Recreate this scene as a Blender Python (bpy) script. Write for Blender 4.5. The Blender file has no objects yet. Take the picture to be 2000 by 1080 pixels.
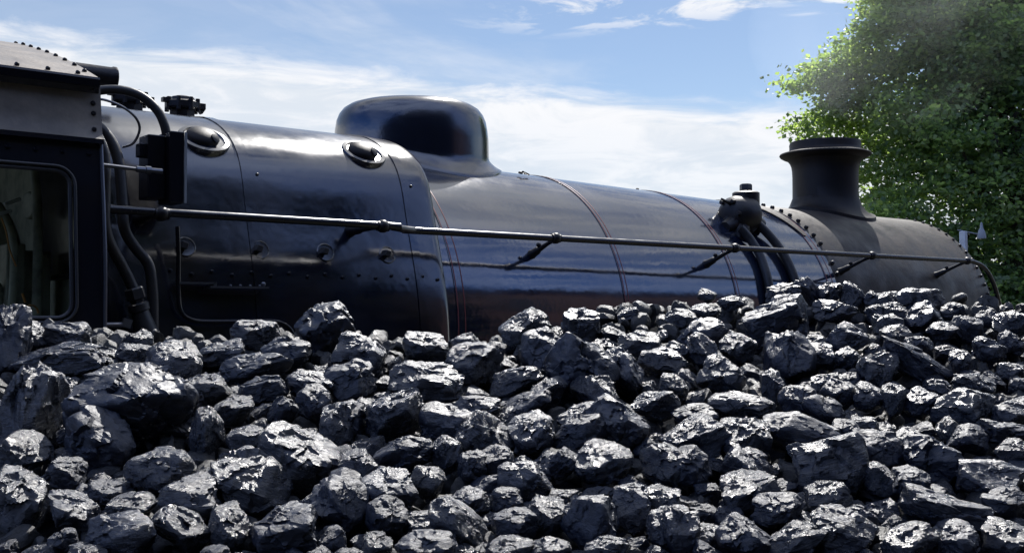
import bpy, bmesh, math, random
import numpy as np
from mathutils import Vector, Matrix, Euler, noise as mnoise
C = bpy.context.scene.collection
PI = math.pi
R = math.radians

# ---------------------------------------------------------------- camera
YAW = R(38.46)
CAMZ = 2.75
cam_d = bpy.data.cameras.new('camera'); cam = bpy.data.objects.new('camera', cam_d); C.objects.link(cam)
cam_d.sensor_width = 36.0; cam_d.lens = 36.99
cam_d.clip_start = 0.05; cam_d.clip_end = 6000
cam.location = (0, 0, CAMZ)
cam.rotation_euler = (R(90 + 1.746), R(0.0), -YAW)
bpy.context.scene.camera = cam
FW = Vector((math.sin(YAW), math.cos(YAW), 0)); RT = Vector((math.cos(YAW), -math.sin(YAW), 0))

# ---------------------------------------------------------------- sun, sky, exposure
SUN = Vector((0.50, 0.38, 0.73)).normalized()
sd = bpy.data.lights.new('sun', 'SUN'); sd.energy = 4.7; sd.angle = R(0.53); sd.color = (1.0, 0.965, 0.92)
so = bpy.data.objects.new('sun', sd); C.objects.link(so)
so.rotation_euler = SUN.to_track_quat('Z', 'Y').to_euler()
so.location = (0, 0, 30)
w = bpy.data.worlds.new('World'); bpy.context.scene.world = w; w.use_nodes = True
nt = w.node_tree; N = nt.nodes; LK = nt.links
N.clear()
def nd(tree, typ, **kw):
    n = tree.nodes.new(typ)
    for k, v in kw.items():
        if k.startswith('i_'): n.inputs[int(k[2:])].default_value = v
        else: setattr(n, k, v)
    return n
out = nd(nt, 'ShaderNodeOutputWorld'); bg = nd(nt, 'ShaderNodeBackground')
EXPOSURE = 0.55
SKY_STRENGTH = 0.07
bg.inputs[1].default_value = SKY_STRENGTH
sky = nd(nt, 'ShaderNodeTexSky'); sky.sky_type = 'NISHITA'; sky.sun_disc = False
sky.sun_elevation = math.asin(SUN.z); sky.sun_rotation = math.atan2(SUN.x, SUN.y)
sky.air_density = 1.0; sky.dust_density = 0.3; sky.ozone_density = 2.5
tc = nd(nt, 'ShaderNodeTexCoord')
# sky-direction coordinates: sideways (along the sky) and elevation
def wmath(op, a, b=None, c=None, clamp=False):
    m = nt.nodes.new('ShaderNodeMath'); m.operation = op; m.use_clamp = clamp
    for i, v in enumerate((a, b, c)):
        if v is None: continue
        if isinstance(v, (int, float)): m.inputs[i].default_value = v
        else: LK.new(v, m.inputs[i])
    return m.outputs[0]
def wdot(vec):
    d = nt.nodes.new('ShaderNodeVectorMath'); d.operation = 'DOT_PRODUCT'
    LK.new(tc.outputs['Generated'], d.inputs[0]); d.inputs[1].default_value = vec
    return d.outputs['Value']
side = wdot(tuple(RT)); elev = wdot((0, 0, 1))
def sstep(v, lo, hi):
    m = nt.nodes.new('ShaderNodeMapRange'); m.interpolation_type = 'SMOOTHSTEP'
    LK.new(v, m.inputs[0]); m.inputs[1].default_value = lo; m.inputs[2].default_value = hi
    return m.outputs[0]
def wnoise(scale_vec, scale, detail, rough=0.55, dist=0.0, off=(0, 0, 0)):
    mp = nt.nodes.new('ShaderNodeMapping'); LK.new(tc.outputs['Generated'], mp.inputs[0])
    mp.inputs['Scale'].default_value = scale_vec; mp.inputs['Location'].default_value = off
    n = nt.nodes.new('ShaderNodeTexNoise'); LK.new(mp.outputs[0], n.inputs['Vector'])
    n.inputs['Scale'].default_value = scale; n.inputs['Detail'].default_value = detail
    n.inputs['Roughness'].default_value = rough; n.inputs['Distortion'].default_value = dist
    return n.outputs[0]
wisp = wnoise((1, 1, 3.2), 2.6, 8, 0.58, 0.5, (0.3, 0.1, 0.0))
fine = wnoise((1, 1, 4.5), 9.0, 8, 0.62, 0.6, (1.3, 2.1, 0.4))
big = wnoise((1, 1, 2.0), 1.1, 4, 0.5, 0.2, (4.3, 0.1, 0.7))
# the cloud bank low over the train: its top edge sinks from left to right
# (elevation of the edge as sine) ; wisps shift it
edge = wmath('ADD', 0.205, wmath('MULTIPLY', side, -0.075))
edge = wmath('ADD', edge, wmath('MULTIPLY', wmath('SUBTRACT', fine, 0.5), 0.055))
edge = wmath('ADD', edge, wmath('MULTIPLY', wmath('SUBTRACT', wisp, 0.5), 0.05))
dlt = wmath('SUBTRACT', edge, elev)
bank = sstep(dlt, -0.012, 0.022)
lowhaze = wmath('MULTIPLY', sstep(wmath('SUBTRACT', wmath('ADD', edge, -0.045), elev), -0.03, 0.03), 0.14)
bank = wmath('MULTIPLY', bank, wmath('SUBTRACT', 1.0, lowhaze))
thin = wmath('MULTIPLY', sstep(wisp, 0.46, 0.74), 0.46)
ahead = wdot(tuple(FW))
veil = wmath('MULTIPLY', wmath('MULTIPLY', sstep(side, 0.10, -0.45), 0.17), sstep(ahead, 0.0, 0.5))
thin = wmath('MAXIMUM', thin, veil)
puffs = wmath('MULTIPLY', sstep(fine, 0.47, 0.60), wmath('MULTIPLY', sstep(elev, 0.245, 0.275), sstep(side, -0.1, 0.08)))
puffs = wmath('MULTIPLY', puffs, 0.9)
cl = wmath('MAXIMUM', wmath('MAXIMUM', bank, thin), puffs, clamp=True)
high = 0
cl = wmath('MAXIMUM', cl, wmath('MULTIPLY', wmath('MULTIPLY', sstep(wisp, 0.30, 0.60), sstep(elev, 0.45, 0.78)), 1.0), clamp=True)
mix = nd(nt, 'ShaderNodeMix', data_type='RGBA'); mix.blend_type = 'MIX'
LK.new(cl, mix.inputs[0])
tint = nd(nt, 'ShaderNodeMix', data_type='RGBA'); tint.blend_type = 'MULTIPLY'; tint.inputs[0].default_value = 1.0
LK.new(sky.outputs[0], tint.inputs[6]); tmix = nd(nt, 'ShaderNodeMix', data_type='RGBA')
LK.new(sstep(ahead, -0.2, 0.5), tmix.inputs[0]); tmix.inputs[6].default_value = (0.50, 0.82, 1.55, 1); tmix.inputs[7].default_value = (0.98, 0.97, 0.99, 1)
LK.new(tmix.outputs[2], tint.inputs[7])
LK.new(tint.outputs[2], mix.inputs[6])
ccol = nd(nt, 'ShaderNodeMix', data_type='RGBA'); LK.new(sstep(fine, 0.36, 0.60), ccol.inputs[0])
ccol.inputs[6].default_value = tuple(v / SKY_STRENGTH / 2 ** EXPOSURE for v in (0.76, 0.82, 0.90)) + (1,)
ccol.inputs[7].default_value = tuple(v / SKY_STRENGTH / 2 ** EXPOSURE for v in (0.96, 0.97, 1.0)) + (1,)
cblue = nd(nt, 'ShaderNodeMix', data_type='RGBA'); cblue.blend_type = 'MULTIPLY'; LK.new(sstep(ahead, 0.4, -0.1), cblue.inputs[0])
LK.new(ccol.outputs[2], cblue.inputs[6]); cblue.inputs[7].default_value = (0.74, 0.88, 1.28, 1)
LK.new(cblue.outputs[2], mix.inputs[7])
LK.new(mix.outputs[2], bg.inputs[0]); LK.new(bg.outputs[0], out.inputs[0])
vs = bpy.context.scene.view_settings
vs.view_transform = 'Standard'; vs.look = 'None'; vs.exposure = EXPOSURE; vs.gamma = 1.0; vs.use_curve_mapping = False
bpy.context.scene.cycles.max_bounces = 8
bpy.context.scene.cycles.use_denoising = True

# ---------------------------------------------------------------- helpers
def material(name, base, rough=0.5, metal=0.0, ior=1.5, bump=None, rvar=None, cvar=None, coat=0.0, transl=None):
    m = bpy.data.materials.new(name); m.use_nodes = True; t = m.node_tree; b = t.nodes['Principled BSDF']
    b.inputs['Base Color'].default_value = (*base, 1); b.inputs['Roughness'].default_value = rough
    b.inputs['Metallic'].default_value = metal; b.inputs['IOR'].default_value = ior
    if coat: b.inputs['Coat Weight'].default_value = coat; b.inputs['Coat Roughness'].default_value = 0.05
    tcn = nd(t, 'ShaderNodeTexCoord')
    def nz(scale, detail=6, rg=0.6, vec=None, st=None):
        n = nd(t, 'ShaderNodeTexNoise'); n.inputs['Scale'].default_value = scale
        n.inputs['Detail'].default_value = detail; n.inputs['Roughness'].default_value = rg
        src = tcn.outputs['Object']
        if st:
            mp = nd(t, 'ShaderNodeMapping'); mp.inputs['Scale'].default_value = st
            t.links.new(src, mp.inputs[0]); src = mp.outputs[0]
        t.links.new(src, n.inputs['Vector'])
        return n
    if cvar:
        scale, col2, lo, hi = cvar[:4]
        n = nz(scale, 8, 0.65, st=cvar[4] if len(cvar) > 4 else None)
        r = nd(t, 'ShaderNodeMapRange'); r.inputs[1].default_value = lo; r.inputs[2].default_value = hi
        t.links.new(n.outputs[0], r.inputs[0])
        mx = nd(t, 'ShaderNodeMix', data_type='RGBA'); t.links.new(r.outputs[0], mx.inputs[0])
        mx.inputs[6].default_value = (*base, 1); mx.inputs[7].default_value = (*col2, 1)
        t.links.new(mx.outputs[2], b.inputs['Base Color'])
    if rvar:
        scale, lo, hi = rvar[:3]
        n = nz(scale, 6, 0.6, st=rvar[3] if len(rvar) > 3 else None)
        r = nd(t, 'ShaderNodeMapRange'); r.inputs[1].default_value = 0.35; r.inputs[2].default_value = 0.65
        r.inputs[3].default_value = lo; r.inputs[4].default_value = hi
        t.links.new(n.outputs[0], r.inputs[0]); t.links.new(r.outputs[0], b.inputs['Roughness'])
    if bump:
        prev = None
        for (scale, dist) in bump:
            n = nz(scale, 5, 0.6)
            bp = nd(t, 'ShaderNodeBump'); bp.inputs['Strength'].default_value = 1.0; bp.inputs['Distance'].default_value = dist
            t.links.new(n.outputs[0], bp.inputs['Height'])
            if prev: t.links.new(prev.outputs[0], bp.inputs['Normal'])
            prev = bp
        t.links.new(prev.outputs[0], b.inputs['Normal'])
    return m

M = {}
M['paint'] = material('black_gloss_paint', (0.008, 0.014, 0.036), 0.12, ior=2.6, rvar=(2.0, 0.07, 0.15), bump=[(1.6, 0.004), (6, 0.0004)],
                      cvar=(4.0, (0.014, 0.017, 0.030), 0.45, 0.7))
M['fire_paint'] = material('firebox_black_paint', (0.005, 0.009, 0.022), 0.14, ior=2.1, rvar=(2.5, 0.10, 0.24, (1, 1, 2)), bump=[(1.2, 0.006), (30, 0.0001)],
                      cvar=(3.0, (0.016, 0.010, 0.010), 0.45, 0.75))
M['dome_paint'] = material('dome_black_paint', (0.006, 0.010, 0.026), 0.2, ior=2.1, rvar=(2.0, 0.15, 0.24), bump=[(3, 0.004)])
M['red_line'] = material('red_lining', (0.22, 0.06, 0.06), 0.35)
M['smokebox'] = material('heat_dulled_black', (0.017, 0.0145, 0.014), 0.55, ior=1.5, bump=[(9, 0.004), (60, 0.0012)], cvar=(7.0, (0.046, 0.034, 0.027), 0.42, 0.72, (1.6, 1, .5)), rvar=(5, .42, .7))
M['iron'] = material('dark_cast_iron', (0.008, 0.008, 0.012), 0.45, ior=1.5, bump=[(40, 0.0015)], cvar=(14, (0.024, 0.018, 0.015), 0.5, 0.8))
M['chimney'] = material('sooty_cast_iron', (0.006, 0.006, 0.009), 0.55, ior=1.4, bump=[(50, 0.0008)], cvar=(6, (0.022, 0.015, 0.011), 0.42, 0.7, (1, 1, .35)))
M['pipe'] = material('greasy_pipe_paint', (0.018, 0.020, 0.026), 0.45, ior=1.6, bump=[(25, 0.002)], cvar=(8, (0.04, 0.036, 0.033), 0.45, 0.8))
M['steel'] = material('polished_steel', (0.16, 0.17, 0.20), 0.3, metal=0.7)
M['rail'] = material('gloss_black_rail', (0.007, 0.008, 0.016), 0.28, ior=1.75, rvar=(12, 0.22, 0.36))
M['dust_roof'] = material('dusty_roof_paint', (0.13, 0.115, 0.10), 0.5, ior=1.55, bump=[(3.0, 0.012), (50, 0.0006)], cvar=(6.0, (0.24, 0.205, 0.165), 0.42, 0.7))
M['cab_paint'] = material('cab_black_paint', (0.007, 0.008, 0.015), 0.25, ior=1.5, bump=[(2.5, 0.005)], cvar=(5, (0.018, 0.014, 0.014), 0.5, 0.8))
M['interior'] = material('cab_interior_paint', (0.32, 0.32, 0.24), 0.6, cvar=(9, (0.06, 0.06, 0.05), 0.45, 0.75))
M['brass'] = material('dull_brass', (0.50, 0.26, 0.10), 0.35, metal=0.8)
M['white'] = material('white_paint', (0.62, 0.66, 0.70), 0.5, cvar=(8, (0.5, 0.52, 0.55), 0.4, 0.7))
M['galv'] = material('galvanised_grey', (0.30, 0.33, 0.36), 0.5)
M['pale'] = material('lit_beam_grey', (0.45, 0.47, 0.48), 0.45)  # pale tone carries the light on the cab beams
M['bark'] = material('tree_bark', (0.07, 0.055, 0.04), 0.9, bump=[(12, 0.03)])

def glass():
    m = bpy.data.materials.new('window_glass'); m.use_nodes = True; t = m.node_tree; b = t.nodes['Principled BSDF']
    b.inputs['Transmission Weight'].default_value = 0.0
    t.nodes.remove(b); o = t.nodes['Material Output']
    g = nd(t, 'ShaderNodeBsdfGlossy'); g.inputs['Roughness'].default_value = 0.03
    tr = nd(t, 'ShaderNodeBsdfTransparent'); tr.inputs[0].default_value = (0.72, 0.78, 0.74, 1)
    fr = nd(t, 'ShaderNodeFresnel'); fr.inputs[0].default_value = 1.5
    mx = nd(t, 'ShaderNodeMixShader')
    t.links.new(fr.outputs[0], mx.inputs[0]); t.links.new(tr.outputs[0], mx.inputs[1]); t.links.new(g.outputs[0], mx.inputs[2])
    t.links.new(mx.outputs[0], o.inputs[0])
    return m
M['glass'] = glass()

def coal_material(name, base, rlo, rhi, ior, b1, b2, stri):
    m = bpy.data.materials.new(name); m.use_nodes = True; t = m.node_tree; b = t.nodes['Principled BSDF']
    L = t.links
    tcn = nd(t, 'ShaderNodeTexCoord'); oi = nd(t, 'ShaderNodeObjectInfo')
    off = nd(t, 'ShaderNodeVectorMath', operation='SCALE'); off.inputs[0].default_value = (7.0, 3.0, 5.0)
    L.new(oi.outputs['Random'], off.inputs['Scale'])
    add = nd(t, 'ShaderNodeVectorMath', operation='ADD'); L.new(tcn.outputs['Object'], add.inputs[0]); L.new(off.outputs[0], add.inputs[1])
    V = add.outputs[0]
    def nz(scale, det, rg, st=None, dist=0.0):
        n = nd(t, 'ShaderNodeTexNoise'); n.inputs['Scale'].default_value = scale; n.inputs['Detail'].default_value = det
        n.inputs['Roughness'].default_value = rg; n.inputs['Distortion'].default_value = dist
        v = V
        if st:
            mp = nd(t, 'ShaderNodeMapping'); mp.inputs['Scale'].default_value = st; mp.inputs['Rotation'].default_value = (0.4, 0.3, 0)
            L.new(V, mp.inputs[0]); v = mp.outputs[0]
        L.new(v, n.inputs['Vector']); return n
    # broad dull and glassy areas
    n1 = nz(1.6, 6, 0.65)
    rr = nd(t, 'ShaderNodeMapRange'); rr.inputs[1].default_value = 0.38; rr.inputs[2].default_value = 0.62
    rr.inputs[3].default_value = rlo; rr.inputs[4].default_value = rhi
    L.new(n1.outputs[0], rr.inputs[0]); L.new(rr.outputs[0], b.inputs['Roughness'])
    mx = nd(t, 'ShaderNodeMix', data_type='RGBA'); n2 = nz(5.0, 8, 0.7)
    r2 = nd(t, 'ShaderNodeMapRange'); r2.inputs[1].default_value = 0.42; r2.inputs[2].default_value = 0.72
    L.new(n2.outputs[0], r2.inputs[0]); L.new(r2.outputs[0], mx.inputs[0])
    mx.inputs[6].default_value = (*base, 1); mx.inputs[7].default_value = (base[0] * 2.6, base[1] * 2.6, base[2] * 2.4, 1)
    L.new(mx.outputs[2], b.inputs['Base Color'])
    b.inputs['IOR'].default_value = ior
    # chipped facets, then strata, then fine grain
    vo = nd(t, 'ShaderNodeTexVoronoi'); vo.inputs['Scale'].default_value = 3.4; vo.inputs['Randomness'].default_value = 1.0
    wv = nz(3.0, 4, 0.6); vadd = nd(t, 'ShaderNodeVectorMath', operation='ADD'); L.new(V, vadd.inputs[0])
    sc = nd(t, 'ShaderNodeVectorMath', operation='SCALE'); sc.inputs['Scale'].default_value = 0.45
    L.new(wv.outputs['Color'], sc.inputs[0]); L.new(sc.outputs[0], vadd.inputs[1]); L.new(vadd.outputs[0], vo.inputs['Vector'])
    bp1 = nd(t, 'ShaderNodeBump'); bp1.inputs['Strength'].default_value = 1.0; bp1.inputs['Distance'].default_value = b1 * .55
    L.new(vo.outputs['Distance'], bp1.inputs['Height'])
    ns = nz(3.2, 7, 0.7, st=(0.9, 1.2, stri), dist=0.6)
    bp2 = nd(t, 'ShaderNodeBump'); bp2.inputs['Strength'].default_value = 1.0; bp2.inputs['Distance'].default_value = b2
    L.new(ns.outputs[0], bp2.inputs['Height']); L.new(bp1.outputs[0], bp2.inputs['Normal'])
    nf = nz(16.0, 5, 0.7)
    bp3 = nd(t, 'ShaderNodeBump'); bp3.inputs['Strength'].default_value = 1.0; bp3.inputs['Distance'].default_value = 0.0009
    L.new(nf.outputs[0], bp3.inputs['Height']); L.new(bp2.outputs[0], bp3.inputs['Normal'])
    L.new(bp3.outputs[0], b.inputs['Normal'])
    return m
COAL = [coal_material('glossy_coal', (0.005, 0.009, 0.022), 0.24, 0.40, 1.8, 0.0022, 0.0030, 3.0),
        coal_material('dull_coal', (0.007, 0.011, 0.024), 0.32, 0.50, 1.65, 0.002, 0.0028, 2.0),
        coal_material('chipped_coal', (0.005, 0.009, 0.021), 0.22, 0.38, 1.9, 0.003, 0.0050, 4.5)]

class MB:
    def __init__(s): s.v = []; s.f = []; s.mi = []
    def add(s, vs_, fs, mi=0):
        o = len(s.v); s.v += [tuple(v) for v in vs_]
        for f in fs: s.f.append(tuple(i + o for i in f)); s.mi.append(mi)
    def box(s, c, d, rot=None, mi=0):
        c = Vector(c); vs_ = []
        for x in (-1, 1):
            for y in (-1, 1):
                for z in (-1, 1):
                    p = Vector((x * d[0] / 2, y * d[1] / 2, z * d[2] / 2))
                    if rot: p = rot @ p
                    vs_.append(c + p)
        s.add(vs_, [(0, 1, 3, 2), (4, 6, 7, 5), (0, 4, 5, 1), (2, 3, 7, 6), (0, 2, 6, 4), (1, 5, 7, 3)], mi)
    def loft(s, rings, closed=True, cap=True, mi=0):
        n = len(rings[0]); o = []
        vs_ = [p for r in rings for p in r]; fs = []
        for i in range(len(rings) - 1):
            for j in range(n if closed else n - 1):
                a = i * n + j; b = i * n + (j + 1) % n
                fs.append((a, b, b + n, a + n))
        if cap and closed:
            fs.append(tuple(range(n - 1, -1, -1))); fs.append(tuple((len(rings) - 1) * n + k for k in range(n)))
        s.add(vs_, fs, mi)
    def tube(s, pts, r, n=14, smooth=6, mi=0):
        pts = [Vector(p) for p in pts]
        rs = r if isinstance(r, (list, tuple)) else [r] * len(pts)
        if smooth > 1 and len(pts) > 2:
            q = []; qr = []
            for i in range(len(pts) - 1):
                p0 = pts[max(i - 1, 0)]; p1 = pts[i]; p2 = pts[i + 1]; p3 = pts[min(i + 2, len(pts) - 1)]
                for k in range(smooth):
                    u = k / smooth
                    q.append(0.5 * ((2 * p1) + (-p0 + p2) * u + (2 * p0 - 5 * p1 + 4 * p2 - p3) * u * u + (-p0 + 3 * p1 - 3 * p2 + p3) * u ** 3))
                    qr.append(rs[i] * (1 - u) + rs[i + 1] * u)
            q.append(pts[-1]); qr.append(rs[-1]); pts, rs = q, qr
        rings = []; t0 = (pts[1] - pts[0]).normalized()
        a = Vector((0, 0, 1)) if abs(t0.z) < 0.9 else Vector((1, 0, 0))
        nrm = (a - t0 * a.dot(t0)).normalized()
        for i, p in enumerate(pts):
            t = (pts[min(i + 1, len(pts) - 1)] - pts[max(i - 1, 0)]).normalized()
            nrm = (nrm - t * nrm.dot(t)).normalized(); bn = t.cross(nrm)
            rings.append([p + rs[i] * (math.cos(2 * PI * k / n) * nrm + math.sin(2 * PI * k / n) * bn) for k in range(n)])
        s.loft(rings, mi=mi)
    def disc_stack(s, prof, origin, axis, n=32, mi=0):
        # lathe: prof = [(radius, distance along axis)]
        axis = Vector(axis).normalized(); a = Vector((0, 0, 1)) if abs(axis.z) < 0.9 else Vector((1, 0, 0))
        u = (a - axis * a.dot(axis)).normalized(); v = axis.cross(u); o = Vector(origin)
        s.loft([[o + axis * d + r * (math.cos(2 * PI * k / n) * u + math.sin(2 * PI * k / n) * v) for k in range(n)] for r, d in prof], mi=mi)
    def ball(s, c, r, n=10, mi=0, sc=(1, 1, 1)):
        rings = []
        for i in range(1, n):
            a = PI * i / n
            rings.append([(c[0] + sc[0] * r * math.sin(a) * math.cos(2 * PI * k / (2 * n)), c[1] + sc[1] * r * math.sin(a) * math.sin(2 * PI * k / (2 * n)), c[2] + sc[2] * r * math.cos(a)) for k in range(2 * n)])
        s.loft(rings, mi=mi)

def mesh(mb, name, mats, smooth=True, angle=35, bevel=0):
    me = bpy.data.meshes.new(name); me.from_pydata(mb.v, [], mb.f)
    for m in (mats if isinstance(mats, (list, tuple)) else [mats]): me.materials.append(m)
    me.polygons.foreach_set('material_index', mb.mi)
    bm = bmesh.new(); bm.from_mesh(me); bmesh.ops.recalc_face_normals(bm, faces=bm.faces); bm.to_mesh(me); bm.free()
    if smooth:
        me.polygons.foreach_set('use_smooth', [True] * len(me.polygons))
        me.set_sharp_from_angle(angle=R(angle))
    me.update(); return me
def obj(name, mb, mats, parent=None, smooth=True, angle=35, bevel=0):
    o = bpy.data.objects.new(name, mesh(mb, name, mats, smooth, angle)); C.objects.link(o)
    if bevel:
        b = o.modifiers.new('bevel', 'BEVEL'); b.width = bevel; b.segments = 2; b.limit_method = 'ANGLE'; b.angle_limit = R(40)
    if parent:
        o.parent = parent; o.matrix_parent_inverse = parent.matrix_basis.inverted() if parent.parent is None else Matrix.Identity(4)
    return o
def thing(name, label, cat, loc=(0, 0, 0), group=None):
    o = bpy.data.objects.new(name, None); C.objects.link(o); o.location = loc
    bpy.context.view_layer.update()
    o['label'] = label; o['category'] = cat
    if group: o['group'] = group
    return o
def tag(o, label=None, cat=None, group=None, kind=None):
    if label: o['label'] = label
    if cat: o['category'] = cat
    if group: o['group'] = group
    if kind: o['kind'] = kind
    return o
# ---------------------------------------------------------------- ground
mb = MB(); S = 900
mb.add([(-S, -S, 0), (S, -S, 0), (S, S, 0), (-S, S, 0)], [(0, 1, 2, 3)])
tag(obj('ground', mb, material('grass_and_ballast', (0.03, 0.035, 0.02), 0.95, cvar=(0.8, (0.05, 0.045, 0.035), 0.4, 0.7), bump=[(6, 0.03)])), kind='structure')

# ---------------------------------------------------------------- locomotive
AX = 4.833      # distance of the boiler axis from the camera
ZC = 2.644      # height of the boiler axis above the rails
def P(x, h, z): return Vector((x, AX - h, z))   # h = distance from the centre line towards the camera
loco = thing('steam_locomotive', 'black steam locomotive with a domed boiler and a dull grey smokebox behind the coal heap', 'locomotive', (4, AX, 0))
def RB(x):      # radius of the clothed boiler
    return 0.915 - (x - 2.76) * 0.0239
def boiler_pt(x, h, off=0.0):
    r = RB(x) + off
    return P(x, h, ZC + math.sqrt(max(r * r - h * h, 0)))
# boiler barrel
mb = MB(); n = 128
rings = []
for x in np.linspace(2.60, 5.90, 24):
    rings.append([P(x, RB(x) * math.cos(2 * PI * k / n), ZC + RB(x) * math.sin(2 * PI * k / n)) for k in range(n)])
mb.loft(rings)
boiler = obj('boiler', mb, M['paint'], loco)
def ring_band(x0, x1, off, name, mats, parent, red=False, rad=None):
    mb = MB(); rad = rad or RB
    prof = [(x0, -0.01), (x0, off), (x1, off), (x1, -0.01)]
    mb.loft([[P(x, (rad(x) + o) * math.cos(2 * PI * k / n), ZC + (rad(x) + o) * math.sin(2 * PI * k / n)) for k in range(n)] for x, o in prof], cap=False)
    if red:
        for xa in (x0 + 0.004, x1 - 0.011):
            mb.loft([[P(x, (rad(x) + off + 0.0012 * q) * math.cos(2 * PI * k / n), ZC + (rad(x) + off + 0.0012 * q) * math.sin(2 * PI * k / n)) for k in range(n)] for x, q in ((xa, 0), (xa, 1), (xa + 0.005, 1), (xa + 0.005, 0))], cap=False, mi=1)
    return obj(name, mb, mats, parent)
for xa, xb in ((2.793, 2.848), (3.895, 3.935), (4.83, 4.87), (5.79, 5.86)):
    b = ring_band(xa, xb, 0.0035, 'boiler_band', [M['paint'], M['red_line']], boiler, red=True)
    mb = MB(); mb.disc_stack([(0.011, 0), (0.011, 0.012), (0.006, 0.017)], P(xa + .03, 0.02, ZC + RB(xa) + .002), (0, 0, 1), 10)
    obj('band_bolt', mb, M['iron'], boiler)
# smokebox
RS = 0.84
mb = MB()
rings = [[P(x, r * math.cos(2 * PI * k / n), ZC + r * math.sin(2 * PI * k / n)) for k in range(n)] for x, r in
         ((5.88, RS - 0.03), (5.895, RS + 0.0), (7.855, RS + 0.0), (7.88, RS - 0.012), (7.885, RS - 0.05), (7.89, 0.7), (7.93, 0.66), (8.0, 0.4), (8.03, 0.1))]
mb.loft(rings)
smokebox = obj('smokebox', mb, M['smokebox'], loco)
def heads(name, pts, r, mat, parent, axis=(0, 0, 1), n=8, flat=None):
    """one small head per point, all sharing a mesh"""
    me = None
    for p, ax in pts:
        if me is None:
            mb = MB()
            if flat: mb.disc_stack([(r, -.004), (r, flat * .55), (r * .62, flat), (r * .1, flat * 1.08)], (0, 0, 0), (0, 0, 1), n)
            else: mb.ball((0, 0, 0), r, 5)
            me = mesh(mb, name, M[mat])
        o = bpy.data.objects.new(name, me); C.objects.link(o); o.location = p; o.rotation_euler = Vector(ax).to_track_quat('Z', 'Y').to_euler()
        o.parent = parent
        if parent.name in ('cab',) : o.matrix_parent_inverse = parent.matrix_basis.inverted()
def rivet_ring(x, r, step, rr, hh, name, parent, a0=-20, a1=200, mat='smokebox'):
    k = a0; pts = []
    while k <= a1:
        a = R(k); pts.append((P(x, r * math.cos(a), ZC + r * math.sin(a)), (0, -math.cos(a), math.sin(a)))); k += step
    heads(name, pts, rr, mat, parent, flat=hh)
rivet_ring(5.93, RS, 5.4, 0.0155, 0.020, 'bolt', smokebox, mat='iron')
rivet_ring(7.82, RS, 5.0, 0.0125, 0.013, 'bolt', smokebox, mat='iron')
mb = MB(); mb.disc_stack([(0.03, -0.02), (0.04, 0), (0.04, 0.03), (0.02, 0.05)], P(8.02, 0, ZC), (1, 0, 0), 16)
mb.tube([P(8.07, 0, ZC), P(8.08, .18, ZC - .12)], 0.012)
obj('door_dart', mb, M['steel'], smokebox)

# chimney: a lathe whose foot is fitted to the round smokebox
cx, n2 = 6.925, 72
body = [(0.262, 3.985), (0.268, 4.012), (0.262, 4.03), (0.235, 4.033), (0.22, 4.02), (0.215, 3.6)]
def lathe_rings(prof, cx, n2=72, ch=0.0):
    return [[P(cx + r * math.cos(2 * PI * k / n2), ch + r * math.sin(2 * PI * k / n2), z) for k in range(n2)] for r, z in prof]
outer = [(0.246, 3.60), (0.2455, 3.68), (0.2455, 3.76), (0.2475, 3.81), (0.253, 3.845), (0.264, 3.872), (0.283, 3.895)]
rings = []
for s_, (r, lift) in enumerate(((0.37, 0.010), (0.368, 0.024), (0.345, 0.026), (0.315, 0.036), (0.29, 0.053), (0.27, 0.08), (0.256, 0.115))):
    row = []
    for k in range(n2):
        a = 2 * PI * k / n2; h = r * math.sin(a); row.append(P(cx + r * math.cos(a), h, ZC + math.sqrt(RS * RS - h * h) + lift + (-0.012 if s_ == 0 else 0)))
    rings.append(row)
# blend the flare into the level rings of the body
for i, (r, z) in enumerate(outer): rings.append([P(cx + r * math.cos(2 * PI * k / n2), r * math.sin(2 * PI * k / n2), max(z, 0)) for k in range(n2)])
mb = MB(); mb.loft(rings)
chimney = obj('chimney', mb, M['chimney'], loco, angle=50)
mb = MB()
mb.loft(lathe_rings([(0.245, 3.88), (0.285, 3.896), (0.315, 3.908), (0.335, 3.920), (0.343, 3.932), (0.338, 3.942), (0.318, 3.948), (0.285, 3.955), (0.272, 3.966), (0.266, 3.98)] + body[1:], cx), cap=True)
obj('chimney_cap', mb, M['chimney'], chimney, angle=50)

# firebox: one skin of profiles, broad at the back and rounded over at the front
FP = [(0, 3.628), (.14, 3.622), (.28, 3.605), (.40, 3.585), (.47, 3.565), (.54, 3.538), (.60, 3.508), (.66, 3.470), (.705, 3.428), (.74, 3.38), (.768, 3.325), (.79, 3.26),
      (.808, 3.19), (.83, 3.11), (.852, 3.04), (.88, 2.95), (.905, 2.86), (.925, 2.76), (.938, 2.64), (.945, 2.45), (.945, 2.1), (.93, 1.5)]
def fire_h(z, x):   # half width of the firebox at height z
    widen = (2.72 - x) * 0.036 * min(max((3.62 - z) / 0.25, 0), 1)
    zs = [p[1] for p in FP][::-1]; hs = [p[0] for p in FP][::-1]
    return float(np.interp(z, zs, hs)) + widen
def fire_ring(x, inset):
    row = []
    m = len(FP)
    for i, (h, z) in enumerate(FP):
        a = FP[max(i - 1, 0)]; b = FP[min(i + 1, m - 1)]
        tx, tz = b[0] - a[0], b[1] - a[1]; l = math.hypot(tx, tz) or 1
        nx, nz = -tz / l, tx / l
        if i == 0: nx, nz = 0, 1
        hh = h + (2.72 - x) * 0.036 * min(max((3.62 - z) / 0.25, 0), 1) * (1 if i else 0) - nx * inset
        row.append((hh, z - nz * inset))
    half = [P(x, h, z) for h, z in row]
    return [P(x, -h, z) for h, z in row[:0:-1]] + half
mb = MB()
xs = [(1.06, 0.0)] + [(x, 0.0) for x in np.linspace(1.3, 2.60, 12)]
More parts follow.
